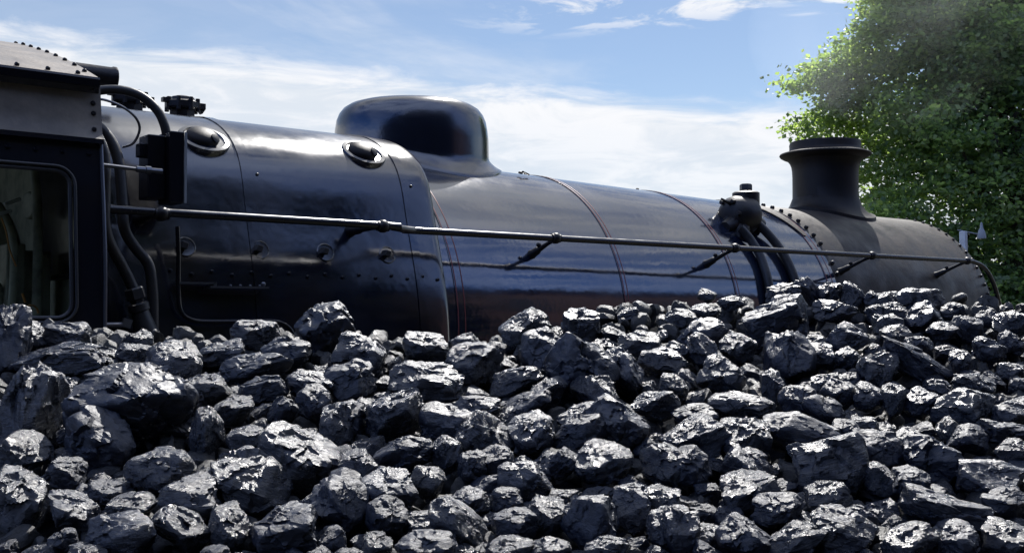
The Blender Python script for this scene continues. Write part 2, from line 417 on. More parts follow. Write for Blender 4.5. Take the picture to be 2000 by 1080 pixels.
xs += [(2.70, 0.001), (2.725, 0.004), (2.742, 0.010), (2.754, 0.020), (2.760, 0.034), (2.763, 0.055), (2.764, 0.11)]
mb.loft([fire_ring(x, i) for x, i in xs], closed=True, cap=True)
firebox = obj('firebox', mb, M['fire_paint'], loco, angle=50)
sub = firebox.modifiers.new('sub', 'SUBSURF'); sub.levels = 2; sub.render_levels = 2
def fire_band(x0, x1, off, name):
    mb = MB(); mb.loft([fire_ring(x0, 0.01), fire_ring(x0, -off), fire_ring(x1, -off), fire_ring(x1, 0.01)], cap=False)
    o = obj(name, mb, M['fire_paint'], firebox)
    return o
fire_band(1.79, 1.835, 0.0035, 'firebox_band'); fire_band(2.575, 2.615, 0.0035, 'firebox_band')
for x, z in ((1.86, 3.30), (2.63, 3.31), (1.86, 3.6)):
    h = fire_h(z, x); mb = MB(); mb.disc_stack([(0.007, -.004), (0.007, 0.003), (0.003, 0.006)], P(x, h, z), (0, -.9, .4), 10)
    obj('cleading_screw', mb, M['iron'], firebox)
# washout covers: an oval flange with a hooded blister on the shoulder
def shoulder(x, z):
    h = fire_h(z, x); h2 = fire_h(z + 0.02, x); t = Vector((0, (h - h2), 0.02)).normalized()   # up along the surface, in world
    nrm = Vector((0, -t.z, t.y)).normalized()
    if nrm.z < 0: nrm = -nrm
    return P(x, h, z), nrm, t
for x, z in ((1.665, 3.435), (2.435, 3.455)):
    p, nr, up = shoulder(x, z); ax = Vector((1, 0, 0)); m_ = Matrix((ax, up, nr)).transposed()
    mb = MB(); n3 = 40
    def ell(prof, cx_=0, cy_=0): return [[p + m_ @ Vector((cx_ + r * 1.05 * math.cos(2 * PI * k / n3), cy_ + r * 0.98 * math.sin(2 * PI * k / n3), d)) for k in range(n3)] for r, d in prof]
    mb.loft(ell([(0.100, -0.03), (0.100, 0.003), (0.097, 0.008), (0.082, 0.010), (0.078, 0.004), (0.02, 0.003)]))
    cov = obj('washout_cover', mb, M['fire_paint'], firebox, angle=40)
    mb = MB(); mb.loft(ell([(0.064, -0.01), (0.064, 0.010), (0.056, 0.022), (0.040, 0.031), (0.020, 0.035), (0.004, 0.036)], -.004, .008))
    obj('blister', mb, M['chimney'], cov)
    mb = MB(); c = p + m_ @ Vector((0.034, -0.026, 0.026))
    mb.disc_stack([(0.020, -.006), (0.021, 0.003), (0.012, 0.006)], c, m_ @ Vector((0.4, -0.4, 0.8)), 12)
    obj('plug', mb, M['iron'], cov)
# washout plugs low on the side, below the handrail
for x in (1.52, 1.83, 2.13, 2.44):
    z = 2.985; h = fire_h(z, x)
    mb = MB(); ax = (0, -1, .33)
    mb.disc_stack([(0.040, -.01), (0.040, 0.003), (0.037, 0.005), (0.035, 0.002), (0.02, 0.0015)], P(x, h, z), ax, 28)
    pl = obj('washout_plug', mb, M['fire_paint'], firebox)
    mb = MB(); mb.box(P(x - .012, h + .015, z + .005), (0.024, 0.035, 0.026), Matrix.Rotation(0.3, 3, 'Y'))
    obj('square_head', mb, M['pipe'], pl, bevel=.002)
pts = []
for i in range(16):
    x = 1.45 + i * 0.083; z = 2.893 - (0.012 if i % 2 else 0); pts.append((P(x, fire_h(z, x) + .002, z), (0, -1, 0)))
heads('stay_head', pts, .008, 'cab_paint', firebox)

# dome, fitted to the boiler with a flared skirt
dx, n4 = 3.148, 96
mb = MB(); rings = []
TOP = 3.878
wall = [(0.02, 0.0), (0.15, 0.001), (0.24, 0.004), (0.30, 0.010), (0.345, 0.022), (0.378, 0.042), (0.400, 0.070), (0.414, 0.105), (0.421, 0.15), (0.425, 0.20)]
def dome_xy(r, a):
    c, s = math.cos(a), math.sin(a)
    e = 2.0
    ra = 1.06 if c < 0 else 1.0     # a little longer to the rear
    return dx + r * ra * .98 * c, r * 0.90 * s
for r, d in wall:
    row = []
    for k in range(n4):
        a = 2 * PI * k / n4; x, h = dome_xy(r, a)
        lean = max(math.cos(a), 0) * d * 0.06
        row.append(P(x + lean, h, TOP - d - 0.02 * max(0, -math.cos(a)) * (r / .42) ** 2))
    rings.append(row)
for f_ in range(1, 13):
    u = f_ / 12; row = []
    for k in range(n4):
        a = 2 * PI * k / n4
        ca, sa = math.cos(a), math.sin(a)
        r = 0.425 + 0.004 * u + 0.072 * max(0, (u - .62) / .38) ** 1.5
        x, h = dome_xy(r, a); lean = max(ca, 0) * .012
        x += lean
        zs = boiler_pt(x, h).z
        ztop = TOP - 0.20 - 0.02 * max(0, -ca)
        # wall falls then sweeps out along the boiler
        z = zs + 0.008 + (ztop - zs - 0.008) * (1 - u) ** 1.2
        row.append(P(x, h, z))
    rings.append(row)
row = []
for k in range(n4):
    a = 2 * PI * k / n4; x, h = dome_xy(0.502, a); x += max(math.cos(a), 0) * .012
    p = boiler_pt(x, h); row.append(P(x, h, p.z - 0.01))
rings.append(row)
mb.loft(rings)
dome = obj('dome', mb, M['dome_paint'], boiler, angle=60)
mb = MB(); p = boiler_pt(3.66, 0.30, .012); mb.disc_stack([(0.013, 0), (0.013, .008), (.006, .013)], p, (0, -.35, .95), 10); mb.box(p + Vector((.03, -.01, .004)), (.05, .012, .006), Matrix.Rotation(.3, 3, 'Y'))
obj('dome_fixing', mb, M['iron'], dome)

# handrail and its pillars
mb = MB(); RZ = 3.088
mb.tube([P(1.185, 1.10, RZ + .01), P(1.25, 1.12, RZ + .005), P(2.27, 1.12, RZ + .003), P(2.32, 1.115, RZ), P(2.42, 1.05, RZ - .001), P(2.50, 1.005, RZ), P(2.56, 1.0, RZ), P(4.0, 1.0, RZ), P(6.0, 1.0, RZ), P(7.12, 1.0, RZ),
         P(7.26, 1.0, RZ - .005), P(7.38, 1.0, RZ - .03), P(7.48, 1.0, RZ - .09), P(7.57, 1.0, RZ - .20), P(7.64, 1.0, RZ - .36), P(7.67, 1.0, RZ - .55), P(7.68, 1.0, 2.2)], 0.0155, 16, 4)
rail = obj('handrail', mb, M['rail'], loco)
def pillar(x, h, kind):
    mb = MB(); top = P(x, h, RZ)
    mb.ball(top, 0.028, 8); mb.disc_stack([(0.021, -.026), (0.021, .026)], top, (1, 0, 0), 14)
    if kind == 'fire':
        foot = P(x, fire_h(RZ, x), RZ - .004)
    else:
        c = Vector((0, -h, RZ - ZC)).normalized(); r = (RB(x) if x < 5.9 else RS) - .005
        c = Vector((0, -math.cos(R(22)), math.sin(R(22)))) ; foot = Vector((x, AX, ZC)) + c * r
        foot = P(x, r * math.cos(R(24.5)), ZC + r * math.sin(R(24.5)))
    d = (foot - top)
    mb.tube([top + d * .1, top + d * .3, top + d * .68, top + d * .72, top + d * .9, top + d * 1.0], [0.013, 0.010, 0.014, 0.019, 0.021, 0.027], 12, 1)
    mb.ball(top + d * .62 + Vector((-.01, 0, .018)), 0.013, 6)
    return obj('handrail_pillar', mb, M['iron'], rail)
pillar(1.35, 1.12, 'fire'); pillar(2.27, 1.12, 'fire')
for x in (3.312, 4.638, 5.985, 7.17): pillar(x, 1.0, 'boiler')

# safety valves on the firebox top
for x in (1.60, 1.845):
    mb = MB(); o = P(x, 0.02, 3.60)
    mb.disc_stack([(0.075, 0), (0.075, 0.018), (0.060, 0.022), (0.060, 0.080), (0.052, 0.09)], o, (0, 0, 1), 8)
    mb.disc_stack([(0.068, 0.082), (0.078, 0.09), (0.078, 0.116), (0.060, 0.126), (0.056, 0.138), (0.03, 0.146), (0.012, 0.148)], o, (0, 0, 1), 9)
    for k in range(8):
        a = k * PI / 4 + .2; mb.disc_stack([(0.011, 0.072), (0.011, 0.134)], o + Vector((0.071 * math.cos(a), 0.071 * math.sin(a), 0)), (0, 0, 1), 6)
    mb.box(o + Vector((.085, -.01, .105)), (.035, .04, .026)); mb.box(o + Vector((-.085, -.01, .118)), (.03, .03, .02)); mb.box(o + Vector((.092, -.01, .085)), (.012, .03, .03), Matrix.Rotation(.6, 3, 'Y'))
    obj('safety_valve', mb, M['iron'], loco, angle=30)

# top feed valve on the near side of the boiler, with its two pipes
X0 = 5.30
mb = MB()
def bs(x, ang, off=0.0):
    r = RB(x) + off; return P(x, r * math.cos(R(ang)), ZC + r * math.sin(R(ang)))
o = P(5.29, .52, 3.36)
mb.disc_stack([(0.012, -.115), (0.055, -.112), (0.085, -.09), (0.105, -.055), (0.108, -.01), (0.108, .03), (0.102, .055)], o + Vector((0.03, 0, 0.0)), (1, 0.0, .12), 16)
mb.disc_stack([(0.070, -.06), (0.074, .0), (0.074, .112), (0.062, .12)], o + Vector((.075, 0, .01)), (0, 0, 1), 18)
mb.disc_stack([(0.034, .12), (0.034, .155), (0.028, .162)], o + Vector((.075, 0, .01)), (0, 0, 1), 6)
mb.ball(o + Vector((.02, 0, -.035)), 0.10, 9, sc=(1.1, .8, .85))
mb.tube([o + Vector((-.05, -.02, .045)), o + Vector((-.15, -.02, .075))], [.012, .006], 8, 1)
mb.tube([o + Vector((-.03, -.02, -.04)), o + Vector((-.135, -.03, -.075))], [.05, .030], 12, 1)
mb.tube([o + Vector((-.02, -.03, -.08)), o + Vector((-.04, -.05, -.13)), o + Vector((.0, -.07, -.165))], [.06, .05, .035], 12, 1)
mb.tube([o + Vector((.1, 0, -.02)), o + Vector((.17, -.02, -.06))], [.055, .045], 12, 1)
mb.tube([o + Vector((0, .1, -.12)), o + Vector((0, 0.0, -.05))], [.09, .08], 14, 1)
for k in range(6):
    a = k * PI / 3; mb.disc_stack([(0.012, -.01), (0.012, .012)], o + Vector((-.078, .075 * math.cos(a), .075 * math.sin(a))), (1, 0, 0), 6)
c_ = P(5.17, .58, 3.333); mb.v = [tuple(c_ + (Vector(v) - o) * 1.16) for v in mb.v]
tf = obj('top_feed_valve', mb, M['iron'], loco, angle=40)
mb = MB(); mb.tube([bs(5.07, 41, .05), bs(5.10, 38, .042), bs(5.125, 34, .034), bs(5.14, 27, .03), bs(5.125, 14, .03), bs(5.10, 0, .03)], 0.027, 14, 5); obj('feed_pipe', mb, M['pipe'], tf)
mb = MB(); mb.tube([bs(5.22, 48, .07), bs(5.30, 43, .05), bs(5.365, 35, .036), bs(5.40, 25, .03), bs(5.405, 13, .03), bs(5.39, 0, .03)], 0.028, 14, 5); obj('feed_pipe', mb, M['pipe'], tf)
# dark crescent modelled for the smokebox rim's reflection beside the top feed
mb = MB(); r0, r1 = [], []
for k in range(13):
    a = 88 - k * 3.7; r0.append(bs(5.84, a, .008)); r1.append(bs(5.60 + .20 * (k / 12) ** 1.3, a + 3 - 3 * (k / 12), .010))
vs_ = r0 + r1; q = len(r0); low = [v - Vector((0, -.012, .012)) for v in vs_]
mb.add(vs_ + low, [(i, i + 1, q + i + 1, q + i) for i in range(q - 1)] + [(2*q + i, 3*q + i, 3*q + i + 1, 2*q + i + 1) for i in range(q - 1)] + [(q + i, q + i + 1, 3*q + i + 1, 3*q + i) for i in range(q - 1)])
obj('rim_reflection', mb, M['smokebox'], boiler)

# ---------------------------------------------------------------- cab
cab = bpy.data.objects.new('cab', None); C.objects.link(cab); cab.location = (1.0, AX, 0)
cab.parent = loco; cab.matrix_parent_inverse = loco.matrix_basis.inverted()
bpy.context.view_layer.update()
def cobj(name, mb, mats, parent=cab, **kw):
    o = obj(name, mb, mats, None, **kw)
    o.parent = parent
    if parent is cab: o.matrix_parent_inverse = cab.matrix_basis.inverted()
    return o
CX = 1.10; CR = -1.3    # cab front and rear
def cab_h(z): return float(np.interp(z, [1.2, 2.67, 2.956, 3.31, 3.504], [1.315, 1.308, 1.298, 1.242, 1.213]))
def cs(x, z, off=0): return P(x, cab_h(z) + off, z)
# near side sheet with its window opening
wx0, wx1, wz0, wz1, wr = -0.35, 1.005, 2.712, 3.205, 0.055
def rrect(x0, x1, z0, z1, r, seg=8):
    pts = []
    for (cx_, cz_, a0) in ((x1 - r, z1 - r, 0), (x0 + r, z1 - r, 90), (x0 + r, z0 + r, 180), (x1 - r, z0 + r, 270)):
        for k in range(seg + 1):
            a = R(a0 + 90 * k / seg); pts.append((cx_ + r * math.cos(a), cz_ + r * math.sin(a)))
    return pts
inner = rrect(wx0, wx1, wz0, wz1, wr)
outer = []
for (x, z) in inner:
    right, top_ = x > (wx0 + wx1) / 2, z > (wz0 + wz1) / 2
    kx = wx1 - wr if right else wx0 + wr; kz = wz1 - wr if top_ else wz0 + wr
    ex, ez = (CX if right else CR) - kx, (3.31 if top_ else 1.4) - kz
    u = math.atan2(abs(z - kz), abs(x - kx))
    outer.append((kx + ex, kz + ez * math.tan(u)) if u <= PI / 4 else (kx + ex / math.tan(u), kz + ez))
def side_sheet(sgn):
    mb = MB(); NL = 9; rows = []
    f = (lambda x, z, o=0: P(x, sgn * (cab_h(z) + o), z))
    for l in range(NL):
        u = l / (NL - 1); rows.append([f(a[0] + (b[0] - a[0]) * u, a[1] + (b[1] - a[1]) * u) for a, b in zip(inner, outer)])
    mb.loft(rows, cap=False)
    rows = []
    for l in range(NL):
        u = l / (NL - 1); rows.append([f(a[0] + (b[0] - a[0]) * u, a[1] + (b[1] - a[1]) * u, -.012) for a, b in zip(inner, outer)])
    mb.loft(rows, cap=False)
    mb.loft([[f(a[0], a[1]) for a in inner], [f(a[0], a[1], -.012) for a in inner]], cap=False)
    return mb
side = cobj('cab_side', side_sheet(1), M['cab_paint'])
side_far = cobj('cab_side', side_sheet(-1), M['cab_paint'])
# bright edge angle at the cab front, bead and bolts
mb = MB(); mb.tube([cs(CX, 1.4, .002), cs(CX, 2.0, .002), cs(CX, 2.67, .002), cs(CX, 2.95, .002), cs(CX, 3.31, .002)], 0.006, 8, 3)
cobj('edge_bead', mb, M['steel'])
mb = MB()
mb.loft([[cs(CX + .004, z, .006), cs(CR, z, .006), cs(CR, z, .02), cs(CX + .004, z, .02)] for z in (3.296, 3.312)])
cobj('side_moulding', mb, M['cab_paint'])
heads('bolt', [(cs(1.06 - i * .083, 3.262, .001), (0, -1, 0)) for i in range(18)], .0085, 'cab_paint', cab)
# window: outer bead, sliding inner frame and glass
fr = MB(); pts = [cs(x, z, .006) for x, z in rrect(wx0 - .006, wx1 + .006, wz0 - .006, wz1 + .006, wr + .006)]
fr.tube(pts + [pts[0]], 0.0055, 8, 1)
pts = [cs(x, z, -.002) for x, z in rrect(wx0 + .008, wx1 - .008, wz0 + .008, wz1 - .008, wr - .008)]
fr.tube(pts + [pts[0]], 0.007, 8, 1)
win = cobj('cab_window', fr, M['pipe'])
mb = MB(); q = [cs(wx0, wz0, -.008), cs(wx1, wz0, -.008), cs(wx1, 2.956, -.008), cs(wx1, wz1, -.008), cs(wx0, wz1, -.008), cs(wx0, 2.956, -.008)]
mb.add(q, [(0, 1, 2, 5), (5, 2, 3, 4)]); g = obj('glass_pane', mb, M['glass']); g.parent = win; g.matrix_parent_inverse = Matrix.Identity(4)
# upper side panel, gutter and roof
def panel(sgn):
    mb = MB(); f = (lambda x, z, o=0: P(x, sgn * (cab_h(z) + o), z)); zs = [3.312, 3.33, 3.38, 3.44, 3.50]
    offs = [.020, .006, .004, .003, .002]
    xs = np.linspace(CR, CX + .004, 14)
    o_ = [[f(x, z, o) for x in xs] for z, o in zip(zs, offs)]; i_ = [[f(x, z, o - .01) for x in xs] for z, o in zip(zs, offs)]
    ring = o_ + i_[::-1]
    mb.loft(ring + [ring[0]], closed=False); 
    return mb
cobj('upper_side_panel', panel(1), M['dust_roof']); cobj('upper_side_panel', panel(-1), M['dust_roof'])
heads('rivet', [(cs(CX - .022, z, .004), (0, -1, 0)) for z in (3.345, 3.40, 3.435, 3.485)], .009, 'iron', cab)
RFP = [(1.222, 3.515), (1.20, 3.530), (1.14, 3.552), (1.0, 3.603), (.83, 3.660), (.65, 3.715), (.45, 3.772), (.22, 3.835), (0, 3.872)]
def roof_row(x, off=0): 
    r_ = [P(x, h, z + off) for h, z in RFP]; return r_ + [P(x, -h, z + off) for h, z in RFP[-2::-1]]
mb = MB(); xs = list(np.linspace(CR - .2, CX, 12)) 
top = [roof_row(x) for x in xs]; bot = [roof_row(x, -.012) for x in xs[::-1]]
mb.loft(top + bot + [top[0]], closed=False)
roof = cobj('cab_roof', mb, M['dust_roof'], angle=40)
pts = []
hs = [p[0] for p in RFP][::-1]; zs = [p[1] for p in RFP][::-1]
for i in range(20):   # rivets along the front edge of the roof and above the gutter
    h = 1.12 - i * .118; pts.append((P(CX - .02, h, float(np.interp(abs(h), hs, zs)) + .003), (0, 0, 1)))
for i in range(14): pts.append((P(1.04 - i * .095, 1.185, 3.540), (0, 0, 1)))
heads('rivet', pts, .0085, 'iron', roof)
for sgn in (1, -1):
    mb = MB(); sec = [(1.236, 3.500), (1.236, 3.516), (1.262, 3.516), (1.266, 3.508), (1.262, 3.484), (1.254, 3.484), (1.250, 3.500)]
    mb.loft([[P(x, sgn * h, z) for h, z in sec] for x in (CR - .15, CX - .012)])
    mb.loft([[P(x, sgn * h, z) for h, z in ((1.212, 3.47), (1.212, 3.513), (1.236, 3.513), (1.222, 3.47))] for x in (CR, CX - .003)])
    o = obj('rain_gutter', mb, M['cab_paint']); o.parent = roof
# front spectacle plate
mb = MB(); pr = [(1.30, 1.4), (1.296, 2.67), (1.286, 2.956), (1.230, 3.31), (1.20, 3.50), (.83, 3.645), (.45, 3.76), (0, 3.86)]
loop = pr + [(-h, z) for h, z in pr[-2::-1]]
mb.loft([[P(CX - .012, h, z) for h, z in loop], [P(CX - .026, h, z) for h, z in loop]])
cobj('cab_front', mb, M['cab_paint'], smooth=False)
# inside the cab, as seen through the window
mb = MB(); mb.box(P(.30, 0, 1.55), (1.6, 2.4, .05)); cobj('cab_floor', mb, M['interior'])
mb = MB(); mb.loft([[P(x, h * .985, z - .006) for h, z in pr + [(0, 1.4)]] for x in (CX - .030, CX - .036)]); mb.loft([[P(x, -h * .985, z - .006) for h, z in pr + [(0, 1.4)]] for x in (CX - .030, CX - .036)])
cobj('front_lining', mb, M['interior'], smooth=False)
mb = MB(); sp = [P(CX - .045, h, z) for h, z in rrect(.62, 1.12, 2.86, 3.36, .07)]; mb.tube(sp + [sp[0]], .009, 8, 1)
sw = cobj('spectacle_window', mb, M['pipe'])
mb = MB(); mb.add([P(CX - .040, h, z) for h, z in rrect(.62, 1.12, 2.86, 3.36, .07)], [tuple(range(36))]); g = obj('window_pane', mb, M['cab_paint']); g.parent = sw
mb = MB(); mb.loft([[P(x, .55 * math.cos(a), 2.55 + .62 * math.sin(a)) for a in [2 * PI * k / 40 for k in range(40)]] for x in (1.05, .80)])
bh = cobj('backhead', mb, M['interior'])
mb = MB(); mb.tube([P(.55, 1.0, 2.95), P(.75, .98, 2.90), P(.86, .95, 2.80), P(.9, .9, 2.6)], .02); mb.tube([P(.70, .9, 2.4), P(.72, .92, 2.8), P(.70, .95, 3.2)], .028)
mb.box(P(.97, .9, 2.80), (.10, .14, .30)); mb.box(P(.90, .95, 2.72), (.06, .1, .5)); mb.tube([P(.95, 1.05, 2.5), P(.955, 1.05, 3.0), P(.94, 1.04, 3.25)], .016); mb.tube([P(.86, 1.05, 2.5), P(.88, 1.05, 2.95), P(.83, 1.04, 3.1)], .013); mb.disc_stack([(.05, 0), (.05, .02), (.02, .022)], P(1.0, .80, 3.12), (-1, -.2, 0), 20)
cobj('cab_fittings', mb, M['interior'], bevel=.006)
mb = MB(); mb.box(P(.858, 1.12, 3.100), (.055, .012, .013), Matrix.Rotation(-.42, 3, 'Y')); mb.box(P(.832, 1.12, 3.062), (.05, .012, .011), Matrix.Rotation(-.32, 3, 'Y'))
cobj('lit_beams', mb, M['pale'], bevel=.003)  # pale strips standing in for lit beams inside the cab
mb = MB(); mb.tube([P(.825, 1.12, 3.045), P(.840, 1.12, 3.00), P(.852, 1.12, 2.94), P(.872, 1.12, 2.888)], .0025, 8, 4)
cobj('copper_pipe', mb, M['brass'])
mb = MB(); mb.tube([P(.918 + .024 * math.cos(a), 1.12, 2.735 + .026 * math.sin(a)) for a in [PI * k / 8 for k in range(9)]], .0035, 8, 2); mb.tube([P(.892, 1.12, 2.80), P(.902, 1.12, 2.77)], .004, 8, 1)
cobj('gauge_ring', mb, M['brass'])

# pipework between cab and firebox
def pipe(name, pts, r, mat='pipe', n=14, sm=6):
    mb = MB(); mb.tube(pts, r, n, sm); return obj(name, mb, M[mat], loco)
# horizontal steam box / ejector silencer drum on the cab front
mb = MB(); o = P(1.16, .50, 3.683)
mb.disc_stack([(0.044, -.05), (0.044, .205), (0.0475, .21), (0.0475, .222), (0.03, .226)], o, (1, 0, 0), 24)
obj('silencer_drum', mb, M['iron'], loco)
hp = 1.02
pipe('large_pipe', [P(1.12, .95, 3.42), P(1.17, .98, 3.40), P(1.215, 1.0, 3.34), P(1.235, 1.02, 3.25), P(1.24, 1.04, 3.12), P(1.245, 1.05, 3.03), P(1.285, 1.05, 2.965), P(1.33, 1.05, 2.91), P(1.345, 1.05, 2.83), P(1.35, 1.05, 2.74), P(1.35, 1.05, 2.5)], 0.0195)
pipe('large_pipe', [P(1.12, 1.12, 3.35), P(1.145, 1.13, 3.28), P(1.15, 1.13, 3.15), P(1.15, 1.13, 3.05), P(1.17, 1.12, 2.98), P(1.215, 1.10, 2.91), P(1.25, 1.09, 2.85), P(1.268, 1.09, 2.81)], 0.0195)
mb = MB(); o = P(1.275, 1.09, 2.79); ax = Vector((.28, 0, -1)).normalized()
mb.disc_stack([(.031, -.035), (.035, -.03), (.035, .005), (.024, .01), (.024, .02)], o, ax, 6)
mb.disc_stack([(.030, .02), (.036, .025), (.036, .048), (.030, .052), (.034, .08), (.044, .14), (.046, .2), (.045, .42)], o, ax, 16)
mb.tube([o + Vector((.02, -.01, -.14)), o + Vector((-.05, -.02, -.15)), o + Vector((-.09, -.02, -.14))], [.02, .018, .012], 10, 1)
iv = obj('injector_valve', mb, M['pipe'], loco, angle=30)
mb = MB(); mb.tube([P(1.1, 1.2, 2.695), P(1.20, 1.17, 2.695)], .0085, 10, 1); mb.box(P(1.215, 1.17, 2.70), (.03, .02, .03), Matrix.Rotation(.3, 3, 'Y'))
obj('link_rod', mb, M['steel'], loco)
mb = MB(); mb.tube([P(1.10, 1.2, 3.235), P(1.24, 1.18, 3.232)], .007, 10, 1); mb.disc_stack([(.011, 0), (.011, .03), (.014, .032), (.014, .05), (.009, .052), (.009, .09)], P(1.24, 1.18, 3.232), (1, 0, 0), 8)
obj('link_rod', mb, M['steel'], loco)
pipe('swan_neck_pipe', [P(1.11, .85, 3.50), P(1.16, .88, 3.535), P(1.25, .92, 3.553), P(1.33, .95, 3.535), P(1.385, .97, 3.485), P(1.41, .98, 3.43), P(1.42, .98, 3.38)], 0.017)
pipe('thin_pipe', [P(1.12, 1.0, 3.475), P(1.17, 1.0, 3.495), P(1.24, 1.0, 3.48), P(1.30, .98, 3.45), P(1.325, .96, 3.41), P(1.31, .94, 3.36), P(1.28, .91, 3.345)], 0.0048, 'steel', 8)
mb = MB(); mb.box(P(1.372, .96, 3.27), (.065, .10, .235)); mb.box(P(1.435, .985, 3.27), (.055, .12, .265))
mb.box(P(1.33, .97, 3.33), (.03, .05, .05))
lb = obj('lubricator_box', mb, M['cab_paint'], loco, smooth=False, bevel=.004)
mb = MB(); mb.box(P(1.466, 1.047, 3.27), (.008, .006, .262)); obj('box_edge_highlight', mb, M['galv'], lb)  # pale strip for the box's painted edge catching light
lb.children[0].matrix_parent_inverse = Matrix.Identity(4)
pipe('small_pipe', [P(1.455, 1.0, 3.055), P(1.46, 1.0, 2.95), P(1.462, 1.0, 2.80), P(1.475, 1.0, 2.735), P(1.52, 1.0, 2.706), P(1.60, 1.0, 2.70), P(1.82, 1.0, 2.70), P(1.885, 1.0, 2.69), P(1.925, 1.0, 2.655), P(1.94, 1.0, 2.58), P(1.94, 1.0, 2.3)], 0.0085, 'cab_paint', 10)
mb = MB()
mb.box(P(1.53, .985, 2.846), (.14, .05, .007)); mb.box(P(1.70, .985, 2.832), (.24, .055, .007)); mb.box(P(1.60, .985, 2.84), (.012, .05, .02))
for i in range(4): mb.ball(P(1.665 + i * .04, 1.0, 2.838), 0.006, 5)
mb.ball(P(1.80, 1.0, 2.845), 0.010, 6)
obj('sandbox_ledge', mb, M['steel'], loco)
# running plate and frames below, carrying the boiler
mb = MB(); mb.box(P(4.5, 0, 1.72), (8.2, 2.6, .03)); mb.box(P(4.5, 1.28, 1.66), (8.2, .03, .14)); mb.box(P(4.5, -1.28, 1.66), (8.2, .03, .14))
obj('running_plate', mb, M['cab_paint'], loco)
mb = MB(); mb.box(P(3.5, .62, 1.05), (10, .03, 1.2)); mb.box(P(3.5, -.62, 1.05), (10, .03, 1.2)); mb.box(P(6.9, 0, 1.6), (1.5, 1.2, .9))
obj('frames', mb, M['cab_paint'], loco)
wheel = None
for x in (0.6, 2.35, 4.1):
    for s_ in (1, -1):
        mb = MB(); mb.disc_stack([(.86, -.07), (.88, -.06), (.84, .07), (.74, .07), (.72, .03), (.2, .03), (.2, .09), (.1, .1)], P(x, s_ * .76, .86), (0, -s_, 0), 40)
        obj('driving_wheel', mb, M['cab_paint'], loco)
